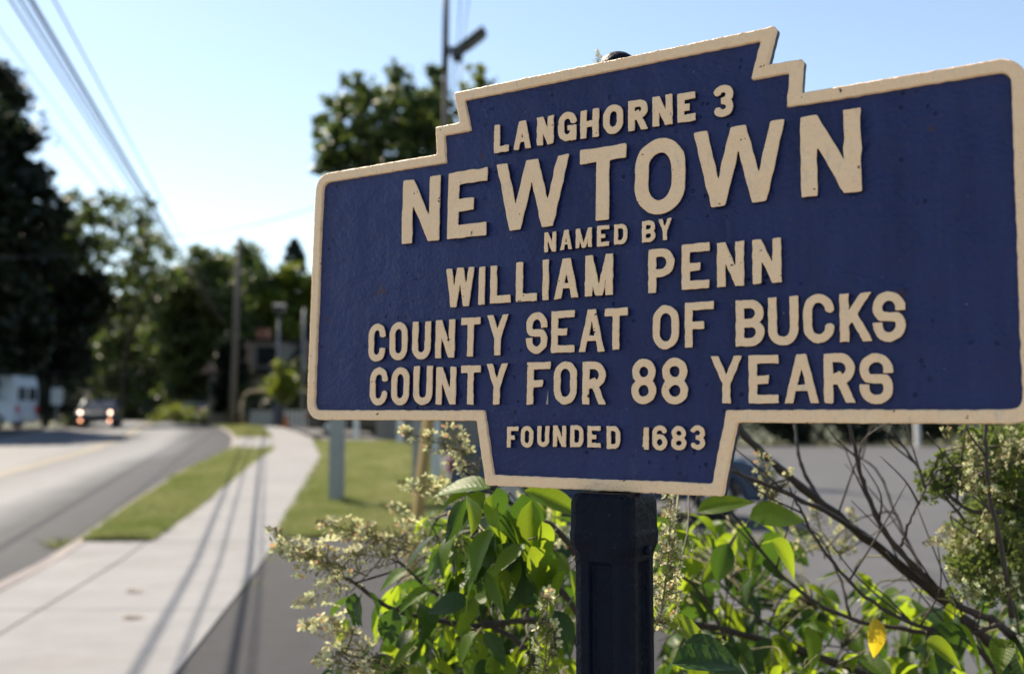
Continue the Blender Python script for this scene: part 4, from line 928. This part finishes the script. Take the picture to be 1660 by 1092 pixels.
# ------------------------------------------------------------------ houses
def gable(name, x, y, rz, w, d, he, hr_, label, wall, roof, dormer=False, wins=()):
    root = empty(name, (x, y, gz(x, y) - .1), rz); tag(root, label, 'house')
    mb = MB(); mb.box((0, 0, he / 2), (w, d, he)); mb.add([(-w / 2, -d / 2, he), (-w / 2, d / 2, he), (-w / 2, 0, hr_), (w / 2, -d / 2, he), (w / 2, d / 2, he), (w / 2, 0, hr_)], [(0, 2, 1), (3, 4, 5), (0, 3, 5, 2), (1, 2, 5, 4)])
    mb.build('wall', wall, root)
    rf = MB(); o = .45
    for s in (-1, 1):
        a = Vector((-w / 2 - o, s * (d / 2 + o), he - o * (hr_ - he) / (d / 2) + .05)); b = Vector((-w / 2 - o, 0, hr_ + .05)); k = Vector((w + 2 * o, 0, 0)); up = Vector((0, 0, .16))
        rf.add([a, b, b + k, a + k, a + up, b + up, b + k + up, a + k + up], [(0, 1, 2, 3), (4, 7, 6, 5), (0, 4, 5, 1), (1, 5, 6, 2), (2, 6, 7, 3), (3, 7, 4, 0)])
    r_ = rf.build('roof', roof, root)
    for wx, wz, ww, wh in wins:
        f = MB(); f.box((wx, -d / 2 - .03, wz), (ww, .08, wh)); fo = f.build('window', M['white_paint'], root)
        g = MB(); 
        for sx in (-.25, .25): g.box((wx + sx * ww, -d / 2 - .075, wz), (ww * .42, .03, wh * .86))
        g.build('pane', M['glass'], fo)
    if dormer:
        dx, dw = dormer; mb = MB(); mb.box((dx, -d * .30, he + 1.0), (dw, d * .36, 1.9)); do = mb.build('dormer', wall, root)
        g = MB(); g.box((dx, -d * .30 - d * .18 - .03, he + 1.05), (dw * .62, .06, 1.15)); g.build('pane', M['glass'], do)
        g = MB(); g.box((dx, -d * .30, he + 2.05), (dw + .5, d * .36 + .5, .18)); g.build('dormer_roof', roof, do)
    return root
hx = X_at(461, 62)
h1 = gable('house', hx, 66, R(-8), 8.8, 8, 3.3, 5.4, 'pale walled house with grey roof and white dormer behind the pole and arch', M['siding'], M['roofing'], (-.7, 2.0), ((-2.9, 1.5, 1.2, 1.4), (2.6, 1.5, 1.2, 1.4)))
mb = MB(); mb.box((-2.5, 0, 5.7), (.7, .7, 1.4)); mb.build('chimney', M['brick'], h1)
gable('house', X_at(742, 38), 41, R(90), 6, 6.2, 9.6, 12.2, 'house with dark roof whose gable shows behind the stepped left shoulder of the sign', M['siding'], M['dark_roof'])
gable('house', X_at(262, 110), 118, R(10), 6, 6, 3.4, 6.2, 'small distant pale house seen between the roadside trees', M['white_paint'], M['roofing'])

# ------------------------------------------------------------------ poles, wires, posts
def pole(name, x, y, h, r_, mat, label, cat='pole', lean=0, arms=()):
    z0 = gz(x, y); root = empty(name, (x, y, z0)); tag(root, label, cat)
    mb = MB(); mb.tube([(0, 0, -.3), (lean * .5, 0, h / 2), (lean, 0, h)], [r_, r_ * .85, r_ * .7], 12); mb.build('shaft', mat, root, True)
    for z, L in arms:
        a = MB(); a.box((lean * z / h, -.14, z), (L, .1, .12), R(12)); ao = a.build('crossarm', M['pole_wood'], root)
        i_ = MB()
        for k in (-.45, -.2, .2, .45): i_.tube([(lean * z / h + L * k * math.cos(R(12)), -.14 + L * k * math.sin(R(12)), z + .06), (lean * z / h + L * k * math.cos(R(12)), -.14 + L * k * math.sin(R(12)), z + .24)], [.035, .03], 8)
        i_.build('insulators', M['black_metal'], ao)
    return root
Yp = 54; xp = X_at(376, Yp)
pole('utility_pole', xp, Yp, P(382, 385, Yp).z - gz(xp, Yp), .19, M['pole_wood'], 'tall thin grey wooden utility pole in front of the house and trees', 'utility pole', .2)
pole('utility_pole', 1.9, -18, 10.5, .15, M['pole_wood'], 'near wooden utility pole carrying the overhead wires', 'utility pole')
def wire(slope, Zab, r_, sag, label, y0=-18, y1=54.0, grp='wires over the road'):
    mb = MB(); pts = []
    for i in range(37):
        u = i / 36; y = y0 + (y1 - y0) * u; pts.append((-.2345 * y - slope * Zab, y, EYE + Zab - sag * 4 * u * (1 - u)))
    o = mb.tube(pts, r_, 6).build('overhead_wire', M['wire'], None, True); tag(o, label, 'wire', grp)
wire(.62, 7.02, .024, .25, 'dark overhead wire on the left side of the middle bundle above the road')
wire(.64, 5.35, .017, .2, 'overhead wire running just left of the thick bundle over the road')
wire(.59, 4.95, .028, .2, 'thickest cable in the middle bundle of overhead wires')
wire(.54, 5.95, .014, .2, 'faint overhead wire furthest to the right of the bundle over the road')
wire(.79, 10.5, .022, .3, 'dark overhead wire furthest left in front of the big dark tree')
wire(.72, 10.2, .014, .3, 'single pale overhead wire between the left wire and the bundle')
wire(.605, 7.56, .013, .3, 'thin upper overhead wire in the middle bundle above the road')
# crossing wires
def wire2(pts, r_, label):
    mb = MB(); mb.tube(catmull([P(*p) for p in pts], 8), r_, 6); tag(mb.build('overhead_wire', M['wire'], None, True), label, 'wire')
wire2([(720, 255, 32), (510, 336, 40), (400, 366, 46), (300, 381, 52), (160, 385, 60), (20, 380, 70)], .022, 'faint sagging wire crossing the sky from the left trees to the sign')
wire2([(300, 402, 52), (150, 412, 46), (0, 417, 40), (-120, 418, 36)], .018, 'thin wire crossing low in front of the dark left tree')
# utility pole behind the sign with flood lamp
Yq = 32; xq = X_at(716, Yq); q0 = gz(xq, Yq)
up = pole('utility_pole', xq, Yq, 17.5, .12, M['pole_wood'], 'utility pole with flood lamp rising behind the left shoulder of the sign', 'utility pole', .10)
loc = Vector((xq, Yq, q0))
mb = MB(); mb.tube([P(723, -60, Yq - .12) - loc, P(720, 60, Yq - .12) - loc, P(719, 118, Yq - .12) - loc], .065, 8); mb.build('cable_guard', M['black_metal'], up, True)
mb = MB(); mb.tube([P(720, 78, Yq - .1) - loc, P(740, 82, Yq - .3) - loc], .10, 8); mb.tube([P(720, 98, Yq - .1) - loc, P(728, 88, Yq - .2) - loc, P(742, 92, Yq - .3) - loc], .05, 8)
br_ = mb.build('lamp_bracket', M['black_metal'], up, True)
mb = MB(); a = P(742, 88, Yq - .3) - loc; mb.box(tuple(a), (.34, .4, .42)); mb.build('ballast_box', M['black_metal'], up, False, .03)
a, b = P(742, 84, Yq - .3) - loc, P(786, 50, Yq - .6) - loc; d = (b - a); ax = d.normalized()
mat_ = Matrix(((ax.x, 0, -ax.z), (ax.y, 1, 0), (ax.z, 0, ax.x))).to_4x4()
mb = MB(); mb.box(tuple((a + b) / 2), (d.length, .42, .30), 0, mat_); hd = mb.build('lamp_head', M['black_metal'], up, False, .04)
mb = MB(); mb.box(tuple((a + b) / 2 + ax * .1 - Vector((-ax.z, 0, ax.x)) * .16), (d.length * .6, .36, .03), 0, mat_); mb.build('lens', M['glass'], hd)
for k, (p0, p1, r_) in enumerate([((740, 88, Yq - .2), (752, -90, 12), .012), ((746, 88, Yq - .2), (770, -90, 12), .010), ((719, 60, Yq - .2), (712, 160, Yq - .2), .012)]):
    mb = MB(); mb.tube(catmull([P(*p0), (P(*p0) + P(*p1)) / 2 - Vector((0, 0, .2)), P(*p1)], 6), r_, 6)
    tag(mb.build('service_wire', M['wire'], None, True), ['left one of the two thin wires rising from the flood lamp', 'right one of the two thin wires rising from the flood lamp', 'short thin wire hanging left of the pole under the lamp'][k], 'wire')
mb = MB(); mb.tube([P(737, 100, Yq - .2) - loc, P(734, 170, Yq - .2) - loc, P(733, 260, Yq - .2) - loc], .03, 6); mb.build('conduit', M['black_metal'], up, True)
mb = MB(); mb.tube([P(746, 100, Yq - .2) - loc, P(747, 150, Yq - .2) - loc, P(742, 260, Yq - .2) - loc], .03, 6); mb.build('conduit', M['black_metal'], up, True)

# business sign on two grey posts (board hidden behind the marker)
bs = empty('post_sign', (-2.97, 17, gz(-2.97, 17))); tag(bs, 'sign on two thick grey green square posts standing on the lawn', 'sign')
for dx in (0, 1.32):
    mb = MB(); zz = gz(-2.97 + dx, 17 + dx * .7) - bs.location.z; mb.box((dx, dx * .7, zz + 1.2), (.24, .24, 2.5)); mb.build('post', M['grey_green_paint'], bs, False, .01)
mb = MB(); mb.box((.66, .40, 2.05), (1.5, .08, .8), math.atan(.7)); mb.build('board', M['white_paint'], bs, False, .01)
# leaning yellow stake
sx, sy = X_at(661, 8.9), 8.9
st_ = empty('wooden_stake', (sx, sy, 0)); tag(st_, 'leaning yellow wooden stake between the grey posts and the bush', 'stake')
a, b = Vector((0, 0, -.1)), P(700, 640, 8.9) - st_.location; d = b - a; q = Vector((0, 0, 1)).rotation_difference(d.normalized()).to_matrix().to_4x4() @ Matrix.Rotation(R(28), 4, 'Z')
mb = MB(); mb.box(tuple((a + b) / 2), (.085, .085, d.length), 0, q); mb.build('shaft', M['stake_wood'], st_, False, .004)
def spost(px, py, Y, wd, h, mat, name, label):
    x = X_at(px, Y); r0 = empty(name, (x, Y, gz(x, Y))); tag(r0, label, 'post'); mb = MB(); mb.box((0, 0, h / 2 - .05), (wd, wd, h + .1)); mb.build('shaft', mat, r0, False, .01)
    mb = MB(); mb.box((0, 0, h + .03), (wd * 1.3, wd * 1.3, .05)); mb.build('cap', mat, r0, False, .01)
spost(707, 785, 20.5, .17, 1.75, M['pale_paint'], 'square_post', 'pale blue grey post directly behind the leaning wooden stake')
spost(649, 715, 37, .2, 1.5, M['white_paint'], 'square_post', 'small white post at the far edge of the lawn')
spost(578, 712, 37, .16, 1.4, M['white_paint'], 'square_post', 'thin white post beside the parked cars near the grey post')
spost(1486, 716, 53, .22, 1.7, M['white_paint'], 'square_post', 'short white post in front of the hedge at the back of the lot')
# lamp posts near the house
def lamp_post(px, top, Y, label, head=True):
    x = X_at(px, Y); z0 = gz(x, Y); h = P(px, top, Y).z - z0; r0 = empty('lamp_post', (x, Y, z0)); tag(r0, label, 'lamp post')
    mb = MB(); mb.tube([(0, 0, -.1), (0, 0, h)], [.09, .065], 10); mb.build('shaft', M['metal'], r0, True)
    if head:
        mb = MB(); mb.box((0, 0, h + .2), (.62, .4, .4)); mb.build('lamp_head', M['black_metal'], r0, False, .06); mb = MB(); mb.box((.05, 0, h + .46), (.7, .45, .10)); mb.build('hood', M['white_paint'], r0, False, .05)
lamp_post(449, 508, 56, 'grey lamp post with boxy head and white hood above the house roof')
lamp_post(490, 500, 53, 'pale lamp post close to the left edge of the sign', False)
# timber arch
ar = empty('timber_arch', (X_at(448, 54), 54, gz(X_at(448, 54), 54))); tag(ar, 'tan timber arch standing in front of the house garden', 'arch')
w2 = 1.85
for s in (-1, 1):
    mb = MB(); mb.tube([(s * w2, 0, -.1), (s * w2, 0, 1.4)], .07, 8); mb.build('post', M['tan_beam'], ar, True)
mb = MB(); mb.tube(catmull([(-w2, 0, 1.3), (-w2 + .12, 0, 1.65), (-w2 + .5, 0, 1.85), (0, 0, 1.9), (w2 - .5, 0, 1.85), (w2, 0, 1.8)], 4), .075, 8); mb.build('beam', M['tan_beam'], ar, True)
# grey bin box and dark post box under it
cb = empty('utility_box', (X_at(425, 53), 53, gz(X_at(425, 53), 53))); tag(cb, 'low grey utility box under the timber arch', 'utility box')
mb = MB(); mb.box((0, 0, .38), (1.2, .6, .8)); mb.build('body', M['metal'], cb, False, .03); mb = MB(); mb.box((0, 0, .81), (1.3, .7, .05)); mb.build('lid', M['metal'], cb, False, .01)
# dark figure-high post box
pb = empty('post_box', (X_at(452, 50.6), 50.6, gz(X_at(452, 50.6), 50.6))); tag(pb, 'dark blue upright post box beside the young tree on the pavement', 'post box')
M['postbox'] = simple('postbox_paint', (.012, .025, .07), (.01, .02, .055), 5, .4)
mb = MB(); mb.box((0, 0, .72), (.5, .5, 1.0)); mb.tube([(-.25, 0, 1.2), (.25, 0, 1.2)], .25, 16); mb.build('body', M['postbox'], pb, False, .02)
mb = MB(); mb.box((0, -.262, 1.18), (.3, .02, .06)); mb.build('slot', M['black_metal'], pb)
for sx_ in (-.2, .2):
    mb = MB(); mb.box((sx_, 0, .1), (.06, .4, .22)); mb.build('leg', M['postbox'], pb)
# cone
cn = empty('traffic_cone', (X_at(464, 49), 49, gz(X_at(464, 49), 49))); tag(cn, 'small orange traffic cone beside the dark blue post box', 'traffic cone')
mb = MB(); mb.tube([(0, 0, .04), (0, 0, .62)], [.15, .03], 12); mb.build('body', M['orange'], cn, True); mb = MB(); mb.box((0, 0, .02), (.38, .38, .04)); mb.build('base', M['orange'], cn)
# picket fence
pf = empty('picket_fence', (X_at(495, 52), 52, gz(X_at(495, 52), 52))); tag(pf, 'white picket fence running behind the pavement to the sign edge', 'fence')
for i in range(13):
    mb = MB(); mb.add([(-.07 + i * .22 - 1.0, 0, .02), (.07 + i * .22 - 1.0, 0, .02), (.07 + i * .22 - 1.0, 0, .75), (i * .22 - 1.0, 0, .9), (-.07 + i * .22 - 1.0, 0, .75)] + [(-.07 + i * .22 - 1.0, .03, .02), (.07 + i * .22 - 1.0, .03, .02), (.07 + i * .22 - 1.0, .03, .75), (i * .22 - 1.0, .03, .9), (-.07 + i * .22 - 1.0, .03, .75)], [(0, 1, 2, 3, 4), (9, 8, 7, 6, 5), (0, 5, 6, 1), (1, 6, 7, 2), (2, 7, 8, 3), (3, 8, 9, 4), (4, 9, 5, 0)]); mb.build('picket', M['white_paint'], pf)
for z in (.25, .62):
    mb = MB(); mb.box((.32, .055, z), (2.9, .04, .08)); mb.build('rail', M['white_paint'], pf)
# hedge behind the far row of cars
hr2 = empty('hedge', (-3.5, 47.5, gz(-3.5, 47.5))); tag(hr2, 'dark clipped hedge behind the far row of parked cars left of centre', 'hedge')
C = np.array([[rng.uniform(-5.2, 9), rng.uniform(-.5, .9), rng.uniform(.1, 2.6)] for i in range(120)])
npmesh('foliage', foliage(C, rng.uniform(.6, .9, 120), 130, .24), 4, M['crown_b'], hr2)
mb = MB()
for i in range(10): mb.tube([(-5 + i * 1.4, 0, -1), (-5 + i * 1.4, 0, 1.8)], [.07, .03], 5)
mb.build('stems', M['bark'], hr2, True)
# brick pier at the back of the lot
bp = empty('brick_pier', (X_at(1582, 52), 52, 0)); tag(bp, 'reddish brick pier with pale cap at the back of the lot near the right edge', 'pier')
mb = MB()
me_b = None
for r_ in range(9):
    for k in range(4):
        b = MB(); b.box((0, 0, 0), (.235, .2, .085)) if me_b is None else None
        if me_b is None: o = b.build('brick', M['brick'], bp, False, .006); me_b = o.data
        else: o = bpy.data.objects.new('brick', me_b); COL.objects.link(o); o.parent = bp
        o.location = (-.375 + k * .25 + (.06 if r_ % 2 else -.06) * .5, -.3, .06 + r_ * .1)
mb = MB(); mb.box((0, 0, .47), (1.0, .56, .98)); mb.build('core', M['kerb'], bp); mb = MB(); mb.box((0, -.05, 1.03), (1.25, .85, .14)); mb.build('cap', M['concrete'], bp, False, .02)
# low field sign far left
ls = empty('notice_board', (X_at(91, 48), 48, gz(X_at(91, 48), 48))); tag(ls, 'small pale notice board in the shade between the van and the car', 'sign')
mb = MB(); mb.box((0, 0, 1.5), (.55, .05, .8)); mb.build('board', M['pale_paint'], ls); mb = MB(); mb.box((0, .05, .6), (.08, .06, 1.5)); mb.build('post', M['metal'], ls)
# dry leaves on the pavement
for k, (px, py, lb) in enumerate([(217, 960, 'dry brown leaf lying on the pavement, the farther of two'), (215, 1003, 'dry brown leaf lying on the pavement, the nearer of two')]):
    d = ray(px, py); tt = EYE / -d.z; p = Vector((0, 0, EYE)) + d * tt; p.z = gz(p.x, p.y) + .014
    V = [(-.09, 0, .0), (-.03, .035, .015), (.05, .03, .0), (.10, 0, .02), (.05, -.03, .004), (-.03, -.035, .012), (0, 0, .0)]; o = mobj('dry_leaf', V, [(0, 6, 1), (1, 6, 2), (2, 6, 3), (3, 6, 4), (4, 6, 5), (5, 6, 0)], M['dry_leaf']); o.location = p; o.rotation_euler = (0, 0, k * .5); tag(o, lb, 'leaf')

# ------------------------------------------------------------------ vehicles (front towards local -Y, x across)
def car(name, x, y, rz, body, label, L=4.6, W=1.8, H=1.45, kind='car', lights=False, hood=.98, cat='car'):
    root = empty(name, (x, y, gz(x, y)), rz); tag(root, label, cat)
    hw = W / 2; f, b = -L / 2, L / 2; wr = .33; wf, wb = f + .88, b - .92
    # side outline with wheel arches, from front bottom, counter clockwise in (y,z)
    def arch(c): return [(c - .40 * math.cos(PI * i / 8), .27 + .40 * math.sin(PI * i / 8)) for i in range(9)]
    if kind == 'van': up_ = [(b - .02, .5), (b - .03, 1.9), (b - .15, H), (f + 1.5, H), (f + 1.15, H - .12), (f + .55, 1.25), (f + .10, 1.0), (f, .55)]
    else: up_ = [(b, .45), (b - .03, .85), (b - .12, hood), (b - .55, hood + .03), (f + 1.35, hood), (f + .5, hood - .13), (f + .10, hood - .28), (f, .45)]
    outl = [(f + .08, .27)] + arch(wf) + arch(wb) + [(b - .06, .27)] + up_
    n = len(outl); V = []; xs = [(-hw + .10, .96), (-hw, 1), (hw, 1), (hw - .10, .96)]
    cy = 0; cz = .62
    for k, (xx, s) in enumerate(xs):
        for (yy, zz) in outl: V.append((xx, cy + (yy - cy) * (s if k in (0, 3) else 1), cz + (zz - cz) * (s if k in (0, 3) else 1)))
    order = [1, 0, 3, 2]
    F = [tuple(range(n, 2 * n)), tuple(range(3 * n - 1, 2 * n - 1, -1))]
    for j in range(n):
        k = (j + 1) % n; F.append((n + k, n + j, 2 * n + j, 2 * n + k))
    V2 = V; bo = mobj('body', V2, F, body, root, False, .05)
    if kind != 'van':
        zb, zt_ = hood - .01, H; y0, y1, y2, y3 = f + 1.15, f + 1.95, b - 1.05, b - .35
        def gh_(inset, zz0, zz1, yy): return [(-hw + .06 + inset, yy[0], zz0), (hw - .06 - inset, yy[0], zz0), (hw - .06 - inset, yy[3], zz0), (-hw + .06 + inset, yy[3], zz0), (-hw + .24, yy[1], zz1), (hw - .24, yy[1], zz1), (hw - .24, yy[2], zz1), (-hw + .24, yy[2], zz1)]
        mobj('glasshouse', gh_(0, zb, zt_ - .05, (y0, y1, y2, y3)), [(0, 1, 5, 4), (1, 2, 6, 5), (2, 3, 7, 6), (3, 0, 4, 7), (4, 5, 6, 7)], M['glass'], root, False, .03)
        mb = MB(); mb.box((0, (y1 + y2) / 2, zt_ - .025), (W - .46, y2 - y1 + .12, .06)); mb.build('roof', body, root, False, .025)
        for s in (-1, 1):
            mb = MB(); 
            for pa, pb_, pr in (((s * (hw - .075), y0 + .03, zb), (s * (hw - .245), y1, zt_ - .04), .03), ((s * (hw - .07), (y1 + y2) / 2 + .1, zb), (s * (hw - .235), (y1 + y2) / 2 + .1, zt_ - .04), .03), ((s * (hw - .075), y3 - .03, zb), (s * (hw - .245), y2, zt_ - .04), .045)):
                mb = MB(); mb.tube([pa, pb_], pr, 6); mb.build('pillar', body, root)
            mb = MB(); mb.box((s * (hw + .06), y0 + .45, hood + .05), (.16, .1, .13)); mb.build('mirror', body, root, False, .03)
            mb = MB(); mb.box((s * (hw + .004), y1 + .35, hood - .12), (.02, .16, .03)); mb.build('door_handle', M['metal'], root)
    else:
        mb = MB(); mb.add([(-hw + .12, f + .60, 1.30), (hw - .12, f + .60, 1.30), (hw - .16, f + 1.13, H - .16), (-hw + .16, f + 1.13, H - .16)], [(0, 1, 2, 3)]); 
        mb.add([(-hw + .12, f + .57, 1.30), (hw - .12, f + .57, 1.30), (hw - .16, f + 1.10, H - .16), (-hw + .16, f + 1.10, H - .16)], [(0, 1, 2, 3)]); mb.build('windscreen', M['glass'], root)
        for s in (-1, 1):
            mb = MB(); mb.box((s * .44, b - .005, 1.62), (.66, .03, .62)); mb.build('rear_window', M['glass'], root, False, .01)
            mb = MB(); mb.box((s * (hw + .004), f + 1.35, 1.6), (.02, .75, .55)); mb.build('side_window', M['glass'], root, False, .005)
    for s in (-1, 1):
        for yy in (wf, wb):
            mb = MB(); prof = [(-.1, .24), (-.105, .31), (-.06, wr), (.06, wr), (.105, .31), (.1, .24)]
            mb.tube([(s * (hw - .13) + p0, yy, wr) for p0, _ in prof], [r1 for _, r1 in prof], 22); ty = mb.build('tyre', M['tyre'], root, True)
            mb = MB(); mb.tube([(s * (hw - .045), yy, wr), (s * (hw - .02), yy, wr)], [.215, .205], 20)
            ro = mb.build('rim', M['rim'], ty)
            mb = MB()
            for k in range(5):
                a = k * 2 * PI / 5; mb.box((s * (hw - .012), yy + .12 * math.cos(a), wr + .12 * math.sin(a)), (.02, .16, .045), 0, Matrix.Rotation(a, 4, 'X'))
            mb.build('spokes', M['rim'], ty)
        mb = MB(); zz = .66 if kind == 'car' else .8
        mb.tube([(s * (hw - .24), f + .03, zz + .05), (s * (hw - .24), f - .03, zz + .05)], [.065, .055], 12); mb.build('headlight', M['headlamp'] if lights else M['glass'], root)
        mb = MB(); mb.box((s * (hw - .17), b + .005, zz + .1), (.26, .05, .22 if kind == 'car' else .32)); mb.build('tail_light', M['red_lens'], root, False, .015)
        if lights: mb = MB(); mb.tube([(s * (hw - .26), f + .03, .33), (s * (hw - .26), f - .03, .33)], [.055, .05], 12); mb.build('low_headlight', M['foglamp'], root)
    mb = MB(); mb.box((0, f - .01, .5), (W * .5, .04, .2)); mb.build('grille', M['black_metal'], root, False, .01)
    mb = MB(); mb.box((0, b + .01, .58), (.5, .02, .12)); mb.build('number_plate', M['white_paint'], root)
    return root
car('oncoming_car', X_at(162, 50), 50, R(17), M['slate_paint'], 'blue grey car coming round the bend with four lamps lit', W=1.82, H=1.42, lights=True, hood=.95)
car('parked_van', X_at(22, 46) - 2.6, 47.0, R(-93), M['van_paint'], 'white delivery van parked in the shade at the far left edge', L=5.6, W=2.0, H=2.45, kind='van', cat='van')
car('parked_car', 1.55, 15.6, R(83), M['blue_paint'], 'dark blue car parked in the lot right behind the bush and post', L=4.8, W=1.85, H=1.42, hood=1.0)
for k, (px, Y, m, lb) in enumerate([(595, 41, 'dark_paint', 'black parked car in the far row, seen left of the second grey post'), (690, 43, 'dark_paint', 'black parked car in the far row behind the yellow stake'), (790, 44, 'slate_paint', 'dark grey parked car in the far row, rightmost and half behind the sign')]):
    car('parked_car', X_at(px, Y), Y, R(90 + 4 * k), M[m], lb, hood=1.0)
car('parked_car', X_at(358, 64), 66, R(60), M['red_paint'], 'red car parked near the foot of the tall thin pole')
car('parked_car', X_at(320, 72), 74, R(70), M['silver_paint'], 'pale silver car parked left of the red car')
